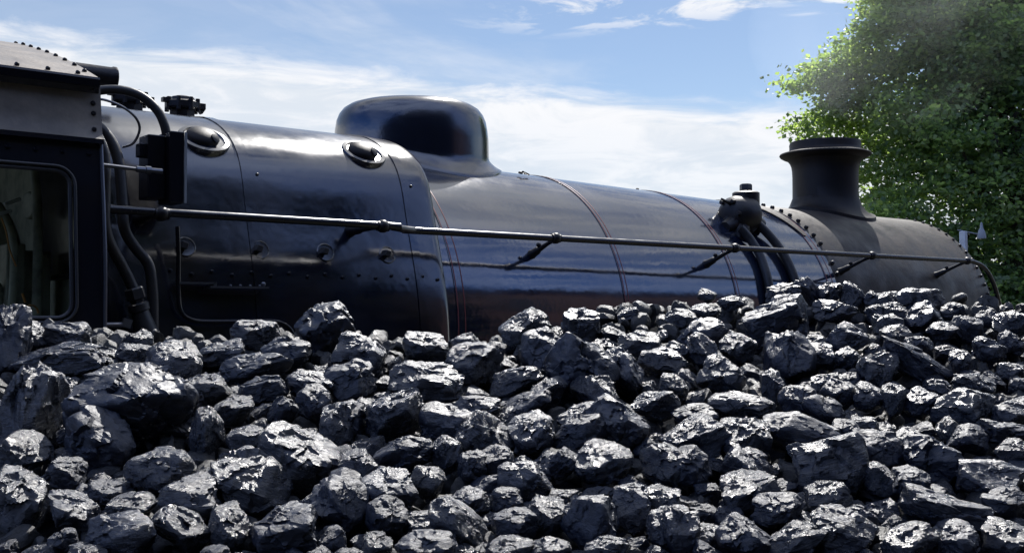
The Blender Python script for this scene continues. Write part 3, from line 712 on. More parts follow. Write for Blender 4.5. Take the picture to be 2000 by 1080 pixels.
# centre x, y, z, width, height (metres), tilt (degrees), look of the lump
LUMPS=[
(2.275,1.641,2.791,0.053,0.086,35,'upright splinter on the crest|upright splinter of coal sticking up from the crest by the feed pipes'),
(2.3,1.594,2.785,0.066,0.071,0,None),
(2.051,1.785,2.783,0.049,0.039,0,None),
(2.203,1.662,2.782,0.09,0.062,15,None),
(2.334,1.553,2.781,0.062,0.075,0,None),
(2.35,1.507,2.773,0.048,0.046,-20,None),
(2.422,1.419,2.765,0.129,0.076,-5,'low rounded lump below the smokebox|low rounded coal lump with striped top on the crest below the smokebox'),
(2.354,1.466,2.763,0.049,0.058,0,None),
(2.048,1.707,2.762,0.068,0.043,0,None),
(2.422,1.334,2.743,0.06,0.045,0,None),
(2.313,1.42,2.743,0.066,0.045,0,None),
(2.201,1.508,2.743,0.106,0.063,5,'white topped lump on the right crest|flat coal lump with a broad white lit top on the right crest'),
(2.257,1.441,2.737,0.046,0.045,0,None),
(1.93,1.687,2.733,0.072,0.058,10,None),
(2.318,1.348,2.726,0.084,0.084,0,None),
(2.426,1.258,2.725,0.052,0.044,0,None),
(1.864,1.703,2.724,0.078,0.051,0,None),
(2.439,1.2,2.712,0.083,0.064,15,'bright lump at the right edge crest|bright topped coal lump on the crest at the right edge'),
(2.012,1.53,2.71,0.166,0.12,20,'large slab sided lump|large slab sided dark coal lump on the crest under the feed pipes'),
(2.205,1.374,2.71,0.07,0.06,5,None),
(1.642,1.809,2.706,0.093,0.096,0,None),
(2.333,1.248,2.703,0.069,0.064,0,None),
(1.533,1.88,2.703,0.118,0.081,25,'pale lump on the middle crest|pale bright topped coal lump on the crest under the front of the boiler side'),
(2.273,1.277,2.699,0.066,0.043,0,'pale lump below the smokebox front|pale light grey coal lump on the slope below the smokebox front'),
(1.161,2.142,2.694,0.133,0.145,0,'tall domed lump before the firebox|tall round topped coal lump silhouetted against the dark firebox'),
(2.167,1.328,2.69,0.068,0.049,0,None),
(1.816,1.604,2.689,0.118,0.076,15,None),
(1.027,2.225,2.688,0.105,0.074,5,'crumbly lump under the thin curved pipe|bright crumbly coal lump just under the curved thin pipe of the firebox'),
(0.694,2.479,2.685,0.094,0.068,0,'triangular lump below the cab window|smooth grey triangular coal lump standing alone below the cab window'),
(2.058,1.387,2.683,0.099,0.077,0,None),
(0.624,2.516,2.681,0.082,0.073,-30,'ridged lump near the left edge|ridged grey coal lump leaning on the large dark lump at the left edge'),
(0.81,2.361,2.679,0.065,0.052,0,'pointed lump under the cab pipe|small pointed coal lump at the foot of the thick cab front pipe'),
(1.369,1.89,2.672,0.076,0.049,0,None),
(2.311,1.137,2.671,0.058,0.062,0,None),
(1.668,1.647,2.671,0.092,0.057,0,None),
(2.142,1.253,2.666,0.057,0.048,0,None),
(1.288,1.926,2.665,0.102,0.065,-10,'lump below the red lined band|coal lump with bright sloping top standing below the red lined boiler band'),
(1.821,1.496,2.663,0.078,0.073,20,None),
(2.242,1.152,2.66,0.072,0.057,0,None),
(1.395,1.816,2.659,0.048,0.042,0,None),
(0.555,2.483,2.658,0.127,0.198,0,'big lump cut by the left edge|large dark coal lump cut off by the left edge, rising over the window sill'),
(1.696,1.557,2.653,0.059,0.054,0,None),
(1.464,1.74,2.653,0.095,0.113,0,None),
(1.736,1.519,2.652,0.065,0.098,55,'elongated bright diagonal lump|elongated bright coal lump lying diagonally on the right centre slope'),
(0.92,2.167,2.652,0.105,0.053,15,None),
(1.028,2.075,2.65,0.105,0.077,0,None),
(0.771,2.276,2.65,0.084,0.053,0,None),
(1.924,1.355,2.648,0.059,0.06,0,None),
(1.861,1.395,2.646,0.102,0.113,0,'rough pointed lump|rough faced pointed coal lump below the large slab sided one'),
(1.142,1.965,2.645,0.115,0.104,-10,None),
(1.955,1.312,2.643,0.064,0.053,0,None),
(0.653,2.341,2.642,0.218,0.075,5,'long bright slab at the left|long flat slab of coal with a bright glossy top, left end of the crest'),
(1.631,1.543,2.637,0.103,0.064,0,'thin flat topped slab|thin flat topped coal slab with a bright upper edge, right of the dark cone'),
(2.12,1.152,2.636,0.049,0.056,0,None),
(2.04,1.206,2.633,0.167,0.07,-30,'plank like lump|long plank like coal lump lying diagonally below the smokebox'),
(1.311,1.773,2.631,0.117,0.102,20,'striped lump|coal lump with bright parallel stripes across its sloping top'),
(0.813,2.165,2.63,0.117,0.104,0,'round dark lump behind the largest|round dark coal lump behind the largest lump, right of the bright slab'),
(0.942,2.029,2.621,0.146,0.078,10,None),
(1.935,1.231,2.619,0.085,0.083,0,None),
(1.52,1.549,2.616,0.075,0.111,35,None),
(1.447,1.602,2.615,0.15,0.144,-35,'large dark cone|large dark cone shaped coal lump with striations, centre of the heap'),
(1.662,1.413,2.61,0.089,0.087,35,None),
(1.068,1.865,2.605,0.094,0.088,25,'dark boxy lump|dark boxy coal lump with one lit top edge in front of the domed lump'),
(1.326,1.648,2.602,0.115,0.06,10,'flat bright lump beside the cone|flat bright coal lump directly left of the dark cone shaped one'),
(2.025,1.079,2.598,0.093,0.049,-15,None),
(0.994,1.895,2.598,0.093,0.061,0,None),
(1.172,1.751,2.597,0.146,0.092,-5,'wide crumbly lump|wide crumbly coal lump broken into many bright chips, centre left'),
(1.549,1.437,2.593,0.06,0.061,0,None),
(1.698,1.317,2.593,0.043,0.074,0,None),
(0.912,1.932,2.591,0.092,0.059,15,None),
(1.412,1.519,2.587,0.091,0.069,-10,'lump with the arrow shaped facet|coal lump with a bright arrow shaped facet in front of the dark cone'),
(1.339,1.57,2.585,0.067,0.065,0,None),
(1.776,1.216,2.583,0.064,0.061,0,None),
(0.806,1.985,2.583,0.105,0.079,10,None),
(1.809,1.174,2.579,0.059,0.057,0,None),
(1.691,1.245,2.573,0.069,0.067,30,None),
(1.831,1.132,2.573,0.047,0.066,0,None),
(1.863,1.091,2.569,0.068,0.065,0,None),
(0.953,1.811,2.568,0.07,0.074,0,None),
(0.768,1.948,2.566,0.037,0.062,-30,None),
(1.458,1.398,2.565,0.093,0.058,0,None),
(1.267,1.546,2.564,0.093,0.051,20,None),
(1.582,1.294,2.564,0.125,0.058,-5,'low wide bright lump|low wide coal lump with a bright smooth top, centre right'),
(1.188,1.602,2.563,0.088,0.051,10,None),
(1.694,1.191,2.56,0.08,0.055,-30,None),
(0.82,1.874,2.558,0.083,0.056,20,None),
(1.892,1.021,2.557,0.118,0.091,10,'broad bright topped lump at the right|broad coal lump with a bright rounded top and flat grey front at the right'),
(0.889,1.813,2.556,0.064,0.056,30,None),
(0.677,1.963,2.551,0.236,0.197,-15,'largest lump|largest coal lump of the heap, broad smooth and dark, left of centre'),
(1.934,0.961,2.55,0.061,0.058,0,None),
(1.48,1.321,2.55,0.081,0.051,0,None),
(0.524,2.08,2.55,0.113,0.195,0,'big blocky lump at the left edge|big blocky coal lump with a bright top and black face by the left edge'),
(1.31,1.45,2.549,0.081,0.056,0,None),
(0.968,1.707,2.545,0.067,0.071,0,None),
(1.036,1.652,2.545,0.121,0.095,20,None),
(1.341,1.384,2.538,0.12,0.094,-20,None),
(1.103,1.573,2.538,0.102,0.085,0,None),
(0.944,1.699,2.538,0.071,0.085,0,None),
(1.689,1.102,2.537,0.055,0.034,0,None),
(1.654,1.117,2.534,0.045,0.034,0,None),
(1.796,1.002,2.533,0.04,0.045,0,None),
(1.862,0.93,2.528,0.093,0.041,-5,None),
(1.264,1.4,2.527,0.105,0.068,20,None),
(0.744,1.81,2.526,0.057,0.097,-10,'narrow upright glassy lump|narrow upright coal lump with small glassy facets right of the largest lump'),
(1.194,1.451,2.526,0.083,0.084,0,None),
(1.574,1.142,2.524,0.158,0.076,-15,'long rounded dark lump|long rounded dark coal lump lying across the slope, right of centre'),
(1.414,1.256,2.521,0.107,0.075,20,'lump with the pale slanted top|coal lump with a pale slanted top above a black undercut, centre right'),
(1.124,1.485,2.521,0.104,0.082,-30,'black wedge with a bright ridge|wedge shaped black coal lump with one long bright ridge, near the centre'),
(1.784,0.957,2.519,0.073,0.055,0,None),
(0.792,1.741,2.519,0.073,0.053,-10,None),
(1.698,1.02,2.518,0.053,0.046,0,None),
(0.589,1.895,2.517,0.124,0.11,-25,'slanting ridged lump|slanting coal lump with fine ridges just in front of the largest lump'),
(1.468,1.196,2.516,0.091,0.087,0,None),
(1.38,1.262,2.515,0.068,0.048,0,None),
(1.617,1.035,2.506,0.099,0.084,-25,None),
(1.801,0.887,2.505,0.057,0.043,0,None),
(1.038,1.487,2.504,0.055,0.057,0,None),
(0.975,1.527,2.501,0.104,0.06,10,None),
(0.471,1.926,2.501,0.084,0.07,-30,None),
(1.661,0.955,2.494,0.088,0.084,0,'dull flat faced lump|dull flat faced coal lump in the middle of the lower right slope'),
(1.083,1.408,2.493,0.062,0.056,0,None),
(1.221,1.296,2.492,0.103,0.074,0,None),
(0.817,1.614,2.491,0.136,0.114,-20,'big bright capped lump|big rounded coal lump with a bright mottled cap, below the domed one'),
(1.167,1.332,2.49,0.049,0.055,-20,None),
(1.3,1.225,2.49,0.086,0.068,-15,None),
(1.404,1.139,2.489,0.078,0.062,0,None),
(1.043,1.42,2.488,0.049,0.051,0,None),
(0.894,1.537,2.488,0.065,0.055,0,None),
(0.89,1.54,2.488,0.045,0.055,0,None),
(1.318,1.194,2.486,0.078,0.072,0,None),
(0.629,1.723,2.482,0.113,0.078,0,None),
(1.494,1.034,2.481,0.131,0.116,10,'big layered lump|big layered coal lump with a bright peak, centre of the right half'),
(0.508,1.814,2.48,0.06,0.054,-10,None),
(1.534,0.973,2.474,0.054,0.05,0,None),
(1.676,0.86,2.473,0.112,0.064,-10,None),
(0.732,1.6,2.471,0.131,0.106,-25,'rounded dull lump|rounded dark coal lump with a dull rough surface left of the bright capped one'),
(0.954,1.419,2.47,0.059,0.054,0,'small round bright rimmed lump|small round coal lump with bright rim, standing clear at lower centre left'),
(1.077,1.32,2.47,0.095,0.07,-20,None),
(1.548,0.928,2.465,0.064,0.062,0,None),
(1.341,1.083,2.463,0.096,0.063,15,None),
(0.887,1.43,2.459,0.093,0.079,0,None),
(0.534,1.705,2.458,0.058,0.047,-20,None),
(1.41,0.986,2.452,0.073,0.058,0,None),
(0.635,1.601,2.452,0.092,0.086,0,'small dull dome low at left|dome shaped dull coal lump low on the left, above the bright cracked lump'),
(1.016,1.295,2.451,0.053,0.041,0,None),
(1.204,1.145,2.451,0.061,0.047,0,None),
(0.97,1.326,2.45,0.065,0.047,0,None),
(0.814,1.44,2.447,0.076,0.09,0,None),
(0.806,1.446,2.447,0.091,0.098,0,'broad lump beside the squared block|broad dark coal lump to the upper right of the squared block'),
(0.414,1.757,2.447,0.098,0.109,-30,'jagged lump in the lower left corner|jagged coal lump covered in bright chips in the lower left corner'),
(1.611,0.806,2.447,0.072,0.053,0,None),
(0.554,1.634,2.444,0.075,0.047,0,None),
(1.15,1.157,2.443,0.056,0.076,0,None),
(1.325,1.015,2.443,0.08,0.05,0,None),
(1.523,0.847,2.44,0.138,0.056,-12,'ribbed flat lump at the lower right|long flat coal lump with bright ribbed top near the lower right'),
(0.475,1.679,2.44,0.082,0.058,-20,None),
(0.848,1.373,2.437,0.063,0.059,0,None),
(1.04,1.22,2.437,0.067,0.059,0,None),
(1.404,0.922,2.435,0.046,0.038,0,None),
(1.075,1.165,2.43,0.088,0.09,-15,'smooth dark lump low in the middle|smooth dark coal lump low in the heap just right of centre'),
(0.911,1.281,2.427,0.098,0.065,-35,'lump with the long pale slope|coal lump with a long pale bright slope at the bottom, left of centre'),
(1.159,1.084,2.427,0.069,0.061,20,None),
(0.981,1.225,2.427,0.066,0.057,20,None),
(0.649,1.488,2.426,0.065,0.073,-15,None),
(0.589,1.528,2.425,0.094,0.064,-10,'white cracked lump|coal lump with a bright white cracked top near the bottom edge, left part'),
(0.709,1.432,2.424,0.105,0.068,3,'squared flat topped block|squared coal block with a flat top and dull front at the bottom left of centre'),
(1.349,0.917,2.423,0.105,0.067,-15,None),
(1.159,1.066,2.422,0.061,0.073,0,None),
(1.223,0.997,2.418,0.08,0.068,0,None),
(1.517,0.756,2.416,0.076,0.059,0,None),
(0.514,1.552,2.416,0.107,0.08,0,'round grey lump at the bottom left|round grey coal lump at the bottom edge of the photo, left part'),
(1.402,0.84,2.414,0.088,0.053,10,'oval lump at the bottom right|oval coal lump with a bright smooth top at the bottom right'),
(1.272,0.943,2.414,0.092,0.053,15,None),
(1.456,0.795,2.413,0.076,0.063,0,None),
(0.443,1.598,2.413,0.042,0.04,0,None),
(0.795,1.31,2.411,0.042,0.038,0,None),
(0.979,1.148,2.407,0.063,0.039,0,None),
(0.84,1.254,2.406,0.087,0.055,0,None),
(0.935,1.177,2.406,0.066,0.041,0,None),
(1.04,1.093,2.406,0.066,0.041,0,None),
(0.598,1.427,2.401,0.052,0.032,0,None),
(0.46,1.535,2.401,0.055,0.035,0,None)]
# ---------------------------------------------------------------- lumps of coal
rng = np.random.default_rng(7)
def ico(sub):
    bm = bmesh.new(); bmesh.ops.create_icosphere(bm, subdivisions=sub, radius=1.0)
    v = np.array([x.co[:] for x in bm.verts]); f = np.array([[q.index for q in p.verts] for p in bm.faces]); bm.free()
    return v, f
ICO = {5: ico(6), 4: ico(5), 3: ico(4), 2: ico(3)}
def fract(v, seed, style):
    """a broken lump: cut by planes, chipped into tilted facets, layered along one axis"""
    r = np.random.default_rng(seed); d = v / np.linalg.norm(v, axis=1)[:, None]
    soft = style == 'dome'; style = 'round' if soft else style
    npl = {'block': 11, 'round': 17, 'slab': 11, 'shard': 10}[style]
    n = r.normal(size=(npl, 3)); n /= np.linalg.norm(n, axis=1)[:, None]
    if style in ('block', 'slab'): n[:6] = np.array([[1, 0, 0], [-1, 0, 0], [0, 1, 0], [0, -1, 0], [0, 0, 1], [0, 0, -1]]) + r.normal(size=(6, 3)) * 0.22
    n[-2:] = np.array([[0.0, -0.30, 1.0], [0.0, -0.55, 0.8]]) + r.normal(size=(2, 3)) * np.array([.35, .18, .1])
    n /= np.linalg.norm(n, axis=1)[:, None]
    dist = r.uniform(0.62, 0.95, npl) if style != 'round' else r.uniform(0.80, 0.98, npl)
    dist[-2:] = r.uniform(0.50, 0.72, 2)
    if soft: dist = r.uniform(.68, .94, npl); dist[-2:] = r.uniform(.74, .84, 2)
    dots = d @ n.T; t = np.where(dots > 0.05, dist / np.maximum(dots, 0.05), 9.0)
    k = 48.0 if style != 'round' else 30.0
    rad = -np.log(np.exp(-k * t).sum(1) + np.exp(-k * 1.08)) / k
    p = d * rad[:, None]
    # large chips, then small chips: each cell leans its own way
    for cells, amt in ((12, 0.06), (36, 0.10), (130, 0.08), (600, 0.045)):
        s = r.normal(size=(cells, 3)); s /= np.linalg.norm(s, axis=1)[:, None]
        warp = d + 0.10 * np.sin(5 * d[:, [1, 2, 0]] + r.uniform(0, 6, 3)) + 0.03 * np.sin(17 * d[:, [2, 0, 1]] + r.uniform(0, 6, 3))
        idx = np.argmax(warp @ s.T, axis=1)
        if soft: amt = amt * .85
        lean = r.normal(size=(cells, 3)) * amt; offs = r.normal(size=cells) * 0.04 / math.sqrt(cells)
        loc = d - s[idx]
        p = p + d * ((loc * lean[idx]).sum(1) + offs[idx])[:, None]
    # strata
    ax = r.normal(size=3); ax /= np.linalg.norm(ax); q = p @ ax
    fr = r.uniform(9, 15); wob = 0.12 * np.sin(3 * p @ r.normal(size=3) + 1.0) + 0.05 * np.sin(9 * p @ r.normal(size=3))
    ph = (q + wob) * fr; saw = ph - np.floor(ph)
    amp = r.uniform(0.0, 0.007) * (0.5 + 0.5 * np.sin(2.3 * p @ r.normal(size=3)))
    p = p + d * (amp * (saw ** 2))[:, None]
    lo, hi = p.min(0), p.max(0); p = (p - (lo + hi) / 2) / ((hi - lo) / 2)
    return p
def np_mesh(name, v, f, mats, ang=28):
    me = bpy.data.meshes.new(name); me.vertices.add(len(v)); me.vertices.foreach_set('co', v.astype(np.float32).ravel())
    nf, w_ = f.shape; me.loops.add(nf * w_); me.loops.foreach_set('vertex_index', f.astype(np.int32).ravel())
    me.polygons.add(nf); me.polygons.foreach_set('loop_start', np.arange(0, nf * w_, w_, dtype=np.int32)); me.polygons.foreach_set('loop_total', np.full(nf, w_, dtype=np.int32))
    me.polygons.foreach_set('use_smooth', np.ones(nf, dtype=bool))
    for m in mats: me.materials.append(m)
    me.update(calc_edges=True)
    if ang: me.set_sharp_from_angle(angle=R(ang))
    return me
STY = ['round', 'block', 'slab', 'shard']
VAR = {s: [] for s in STY}
for si, s in enumerate(STY):
    for k in range(11):
        lvl = 4
        VAR[s].append((np_mesh('coal_%s' % s, fract(ICO[lvl][0], 100 * si + k, s), ICO[lvl][1], [COAL[(k + si) % 3]])))
BIG = {}
def plane_z(fw): return CAMZ - 0.348 + 0.325 * (fw - 1.5)
def to_px(p):
    r = p.dot(RT); f = p.dot(FW); z = p.z - CAMZ; t = R(1.746)
    f2 = f * math.cos(t) + z * math.sin(t); u = -f * math.sin(t) + z * math.cos(t)
    return 1000 + 2055 * r / f2, 540 - 2055 * u / f2
rnd = random.Random(5)
lumps = []
def put_lump(p, wd, ht, tilt, style, dep=None, seed=None, mat=None):
    p = Vector(p)
    if seed is not None:
        me = np_mesh('coal_lump', fract(ICO[5 if wd > .16 else 4][0], seed, style), ICO[5 if wd > .16 else 4][1], [COAL[mat if mat is not None else seed % 3]])
    else: me = rnd.choice(VAR[style])
    o = bpy.data.objects.new('coal_lump', me); C.objects.link(o)
    dep = dep or (wd + ht) / 2 * rnd.uniform(.85, 1.15)
    o.location = p
    o.rotation_euler = (Matrix.Rotation(-YAW + rnd.uniform(-.12, .12), 3, 'Z') @ Matrix.Rotation(rnd.uniform(-.1, .1), 3, 'X') @ Matrix.Rotation(-R(tilt) + rnd.uniform(-.06, .06), 3, 'Y')).to_euler()
    fx = rnd.choice((1, -1))
    o.scale = (wd / 2 * 1.06, dep / 2, ht / 2 * 1.04)
    o['category'] = 'coal lump'
    lumps.append((o, p, wd, ht)); return o
heroes = []
for i, (x, y, z, wd, ht, tilt, desc) in enumerate(LUMPS):
    asp = wd / ht
    st = 'slab' if asp > 1.9 else rnd.choice(['round', 'block', 'round', 'shard', 'shard'])
    mt = None
    if desc:
        if any(q_ in desc for q_ in ('round', 'dome', 'oval', 'largest', 'smooth', 'cone')) and 'big rounded' not in desc: st = 'dome'
        if 'block' in desc or 'boxy' in desc or 'flat faced' in desc or 'slab sided' in desc: st = 'block'
        if 'dark' in desc or 'dull' in desc or 'smooth grey' in desc: mt = 1
        if 'bright' in desc or 'crumbly' in desc or 'striped' in desc: mt = 2
    if wd > .15 and st == 'shard': st = 'round'
    o = put_lump((x, y, z), wd, ht, tilt, st, seed=1000 + i, mat=mt)
    o['group'] = 'coal lumps heaped in front of the locomotive'
    if desc: o['label'] = desc.split('|')[1]; heroes.append((o, desc.split('|')[0], to_px(Vector((x, y, z))), wd * 2055 / Vector((x, y, z)).dot(FW)))
# smaller lumps in the gaps between them, each sunk into the slope
cand = []
for _ in range(9000):
    fw = rnd.uniform(1.5, 2.95) ; r = rnd.uniform(-.5, .5) * fw
    cand.append((RT * r + FW * fw + Vector((0, 0, plane_z(fw)))))
N_FILL = 300 - len(lumps)
px_l = [(*to_px(p), wd * 2055 / p.dot(FW), ht * 2055 / p.dot(FW)) for o, p, wd, ht in lumps]
fills = 0; tries = 0
cpx = [to_px(c) for c in cand]
best = np.full(len(cand), 9.0)
def upd(l):
    X, Y, W_, H_ = l
    for i, (a, b) in enumerate(cpx):
        d_ = math.hypot((a - X) / (W_ / 2 + 18), (b - Y) / (H_ / 2 + 14))
        if d_ < best[i]: best[i] = d_
for l in px_l: upd(l)
for i, (a, b) in enumerate(cpx):
    if not (-10 < a < 2010 and 600 < b < 1090): best[i] = -1
    elif b < 690 and a < 1000: best[i] = -1
    elif b < 640: best[i] *= .5
for _ in range(N_FILL):
    i = int(np.argmax(best)); 
    c = cand[i]; wd = rnd.uniform(.036, .066)
    p = c - Vector((0, 0, .018)) + FW * .02
    o = put_lump(p, wd, wd * rnd.uniform(.6, .9), rnd.uniform(-30, 30), rnd.choice(STY)); o['group'] = 'coal lumps heaped in front of the locomotive'
    a, b = cpx[i]; upd((a, b, wd * 2055 / c.dot(FW), wd * .75 * 2055 / c.dot(FW))); best[i] = -1
# every remaining lump is described by its place beside a lump that has a look of its own
used = set()
def describe(o, p, wd, ht):
    X, Y = to_px(p); pw = wd * 2055 / p.dot(FW)
    size = 'tiny' if pw < 55 else 'small' if pw < 80 else 'middling' if pw < 110 else 'sizeable'
    opts = []
    for (h, d, (hx, hy), hw) in heroes:
        dx_, dy_ = X - hx, Y - hy
        ang = math.degrees(math.atan2(-dy_, dx_)) % 360
        names = ['right of', 'above and right of', 'above', 'above and left of', 'left of', 'below and left of', 'below', 'below and right of']
        opts.append((math.hypot(dx_, dy_ * 1.3), names[int(((ang + 22.5) % 360) // 45)], d))
    opts.sort()
    for far, lim in (('just', 110), ('a little', 190), ('some way', 330), ('well', 500), ('far', 2000)):
        for dist, dr, d in opts[:9]:
            if dist > lim or (dist < lim * .5 and far != 'just'): continue
            for sz in (size,):
                key = (far, dr, d, sz)
                t_ = ' '.join((sz, 'coal lump', far, dr, 'the', d))
                if key in used or len(t_.split()) > 16: continue
                used.add(key); return t_
    return size + ' coal lump of the heap in front of the locomotive'
order = sorted([l for l in lumps if 'label' not in l[0]], key=lambda l: min(math.hypot(to_px(l[1])[0] - h[2][0], to_px(l[1])[1] - h[2][1]) for h in heroes))
for (o, p, wd, ht) in order:
    o['label'] = describe(o, p, wd, ht)

# the rest of the heap: coal under and around those lumps, past counting, on a dark bed
def joined_lumps(points, lvl):
    vs_, fs = [], []; off = 0
    shapes = [fract(ICO[lvl][0], 900 + k, STY[k % 4]) for k in range(24)]; F = ICO[lvl][1]
    for (p, s) in points:
        v = shapes[rnd.randrange(24)]; e = np.array(Euler((rnd.uniform(0, 6.3), rnd.uniform(0, 6.3), rnd.uniform(0, 6.3))).to_matrix())
        v = (v * np.array([s, s * rnd.uniform(.7, 1), s * rnd.uniform(.55, .8)])) @ e.T + np.array(p)
        vs_.append(v); fs.append(F + off); off += len(v)
    return np.concatenate(vs_), np.concatenate(fs)
def crest(r_over): return float(np.interp(r_over, [-.6, -.3, 0, .05, .12, .2, .35, .5, .7], [2.50, 2.42, 2.40, 2.48, 2.64, 2.64, 2.72, 2.66, 2.62]))
pts = []
for row in range(40):
    fw = 1.02 + row * 0.052
    m_ = int(2 * .84 * fw / .054)
    for k in range(m_):
        r = -.84 * fw + k * .054 + rnd.uniform(-.02, .02); f2 = fw + rnd.uniform(-.02, .02)
        if f2 > crest(r / f2) + .08: continue
        s = rnd.uniform(.016, .036); 
        inview = abs(r / f2) < .5
        p = RT * r + FW * f2 + Vector((0, 0, plane_z(f2) - (.036 if inview and f2 > 1.4 else .02) - rnd.uniform(0, .02)))
        pts.append((p, s))
for k in range(75):     # the far brow of the heap
    for q in range(7):
        ro = -.84 + k * .0225; f2 = crest(ro) + .05 + q * .035
        p = RT * (ro * f2) + FW * f2 + Vector((0, 0, plane_z(crest(ro)) - .05 - q * .02 - max(0, q - 3) * .13)); pts.append((p, rnd.uniform(.025, .045)))
v, f = joined_lumps(pts, 2)
# bed sheet
gx, gy = 80, 60; bed = []
for j in range(gy + 1):
    for i in range(gx + 1):
        ro = -.90 + 1.8 * i / gx; u = j / gy
        cfw = crest(ro); fw = .95 + u * (cfw + .42 - .95)
        z = plane_z(min(fw, cfw)) - .062 - (max(fw - cfw, 0) * 0.4 + (max(fw - cfw - .12, 0)) * 7.5)
        if u < .08: z -= (0.08 - u) * 12
        nz_ = mnoise.noise(Vector((ro * 18, fw * 9, 0))) * .016
        q = RT * (ro * fw) + FW * fw; bed.append((q.x, q.y, max(z + nz_, 0.01)))
bf = [(j * (gx + 1) + i, j * (gx + 1) + i + 1, (j + 1) * (gx + 1) + i + 1, (j + 1) * (gx + 1) + i) for j in range(gy) for i in range(gx)]
tri = []
for a, b, c, d in bf: tri += [(a, b, c), (a, c, d)]
v2 = np.array(bed); allv = np.concatenate([v, v2]); allf = np.concatenate([f, np.array(tri) + len(v)])
hm = np_mesh('coal_heap', allv, allf, [COAL[1]], 30)
# object coordinates of this mesh are metres, so it gets a finer grained copy of the coal
fine_coal = coal_material('loose_coal', (0.010, 0.011, 0.014), 0.3, 0.6, 1.75, .0010, .0030, 3.0)
for n_ in fine_coal.node_tree.nodes:
    if n_.type == 'TEX_NOISE' or n_.type == 'TEX_VORONOI': n_.inputs['Scale'].default_value *= 22
hm.materials[0] = fine_coal
bedmat = material('coal_dust', (0.006, 0.007, 0.010), 0.9, ior=1.12, bump=[(60, .01)])
hm.materials.append(bedmat)
mi_ = np.zeros(len(allf), dtype=np.int32); mi_[len(f):] = 1; hm.polygons.foreach_set('material_index', mi_)
ho = bpy.data.objects.new('coal_heap', hm); C.objects.link(ho)
tag(ho, 'loose small coal filling the gaps under and around the larger lumps', 'coal heap', kind='stuff')

# ---------------------------------------------------------------- trees
def leaf_material(name, c1, c2, c3):
    m = bpy.data.materials.new(name); m.use_nodes = True; t = m.node_tree; L = t.links; t.nodes.clear()
    o = nd(t, 'ShaderNodeOutputMaterial'); geo = nd(t, 'ShaderNodeNewGeometry')
    at = nd(t, 'ShaderNodeAttribute', attribute_name='tone')
    cr = nd(t, 'ShaderNodeValToRGB'); L.new(at.outputs['Fac'], cr.inputs[0])
    e = cr.color_ramp.elements; e[0].color = (*c1, 1); e[1].color = (*c3, 1); k = cr.color_ramp.elements.new(.55); k.color = (*c2, 1)
    df = nd(t, 'ShaderNodeBsdfPrincipled'); df.inputs['Roughness'].default_value = .45; L.new(cr.outputs[0], df.inputs['Base Color'])
    tr = nd(t, 'ShaderNodeBsdfTranslucent'); mu = nd(t, 'ShaderNodeMix', data_type='RGBA'); mu.blend_type = 'MULTIPLY'; mu.inputs[0].default_value = 1
    L.new(cr.outputs[0], mu.inputs[6]); mu.inputs[7].default_value = (2.4, 2.6, 1.15, 1); L.new(mu.outputs[2], tr.inputs[0])
    mx = nd(t, 'ShaderNodeMixShader'); mx.inputs[0].default_value = .55
    L.new(df.outputs[0], mx.inputs[1]); L.new(tr.outputs[0], mx.inputs[2]); L.new(mx.outputs[0], o.inputs[0])
    return m
LEAF = leaf_material('maple_leaves', (.09, .13, .07), (.18, .235, .12), (.31, .36, .18))
LEAF_SHADE = leaf_material('crown_shade_leaves', (.08, .13, .08), (.17, .23, .125), (.29, .34, .18))  # leaf tone lowered to carry shade in the lower crown
def leaves(name, clumps, size, dens, mat, seed, parent=None, flat=.55):
    """clumps: (centre, radius); leaves gather in sprays through each clump's outer part"""
    r = np.random.default_rng(seed); P_, T_ = [], []
    for (c, rad) in clumps:
        ns = max(16, int(dens * rad ** 2 * 5))      # sprays
        d = r.normal(size=(ns, 3)); d /= np.linalg.norm(d, axis=1)[:, None]
        rr = rad * (r.uniform(.25, 1.0, ns) ** .5) * (1 + .18 * np.sin(d @ r.normal(size=3) * 6))
        sp = np.array(c) + d * rr[:, None] * np.array([1, 1, .82])
        for s in sp:
            k = r.integers(12, 24)
            q = s + np.clip(r.normal(size=(k, 3)), -1.7, 1.7) * np.array([.20, .20, .055])
            P_.append(q); T_.append(np.clip(r.normal(.45, .2) + r.normal(0, .12, k), 0, 1))
    P_ = np.concatenate(P_); T_ = np.concatenate(T_); n_ = len(P_)
    nrm = r.normal(size=(n_, 3)) * flat + np.array([0, 0, .75]); nrm /= np.linalg.norm(nrm, axis=1)[:, None]
    a = r.normal(size=(n_, 3)); a -= nrm * (a * nrm).sum(1)[:, None]; a /= np.linalg.norm(a, axis=1)[:, None]; b = np.cross(nrm, a)
    s = (size * r.uniform(.6, 1.2, n_))[:, None]
    v0 = P_ - a * s * .5; v1 = P_ + b * s * .42 - nrm * s * .12 + a * s * .05; v2_ = P_ + a * s * .55 - nrm * s * .10; v3 = P_ - b * s * .42 - nrm * s * .12 + a * s * .05
    V = np.stack([v0, v1, v2_, v3], 1).reshape(-1, 3); i = np.arange(n_) * 4
    F = np.stack([i, i + 1, i + 2, i + 3], 1)
    me = np_mesh(name, V, F, [mat], None); me.polygons.foreach_set('use_smooth', np.zeros(n_, dtype=bool))
    at = me.attributes.new('tone', 'FLOAT', 'POINT'); at.data.foreach_set('value', np.repeat(T_, 4).astype(np.float32))
    o = bpy.data.objects.new(name, me); C.objects.link(o)
    if parent: o.parent = parent; o.matrix_parent_inverse = parent.matrix_basis.inverted()
    return o
def W(px, py, fw):
    """view direction of the survey used only to lay the crown out in metres"""
    return RT * ((px - 1000) / 2055 * fw) + FW * fw + Vector((0, 0, CAMZ + (603 - py) / 2055 * fw))
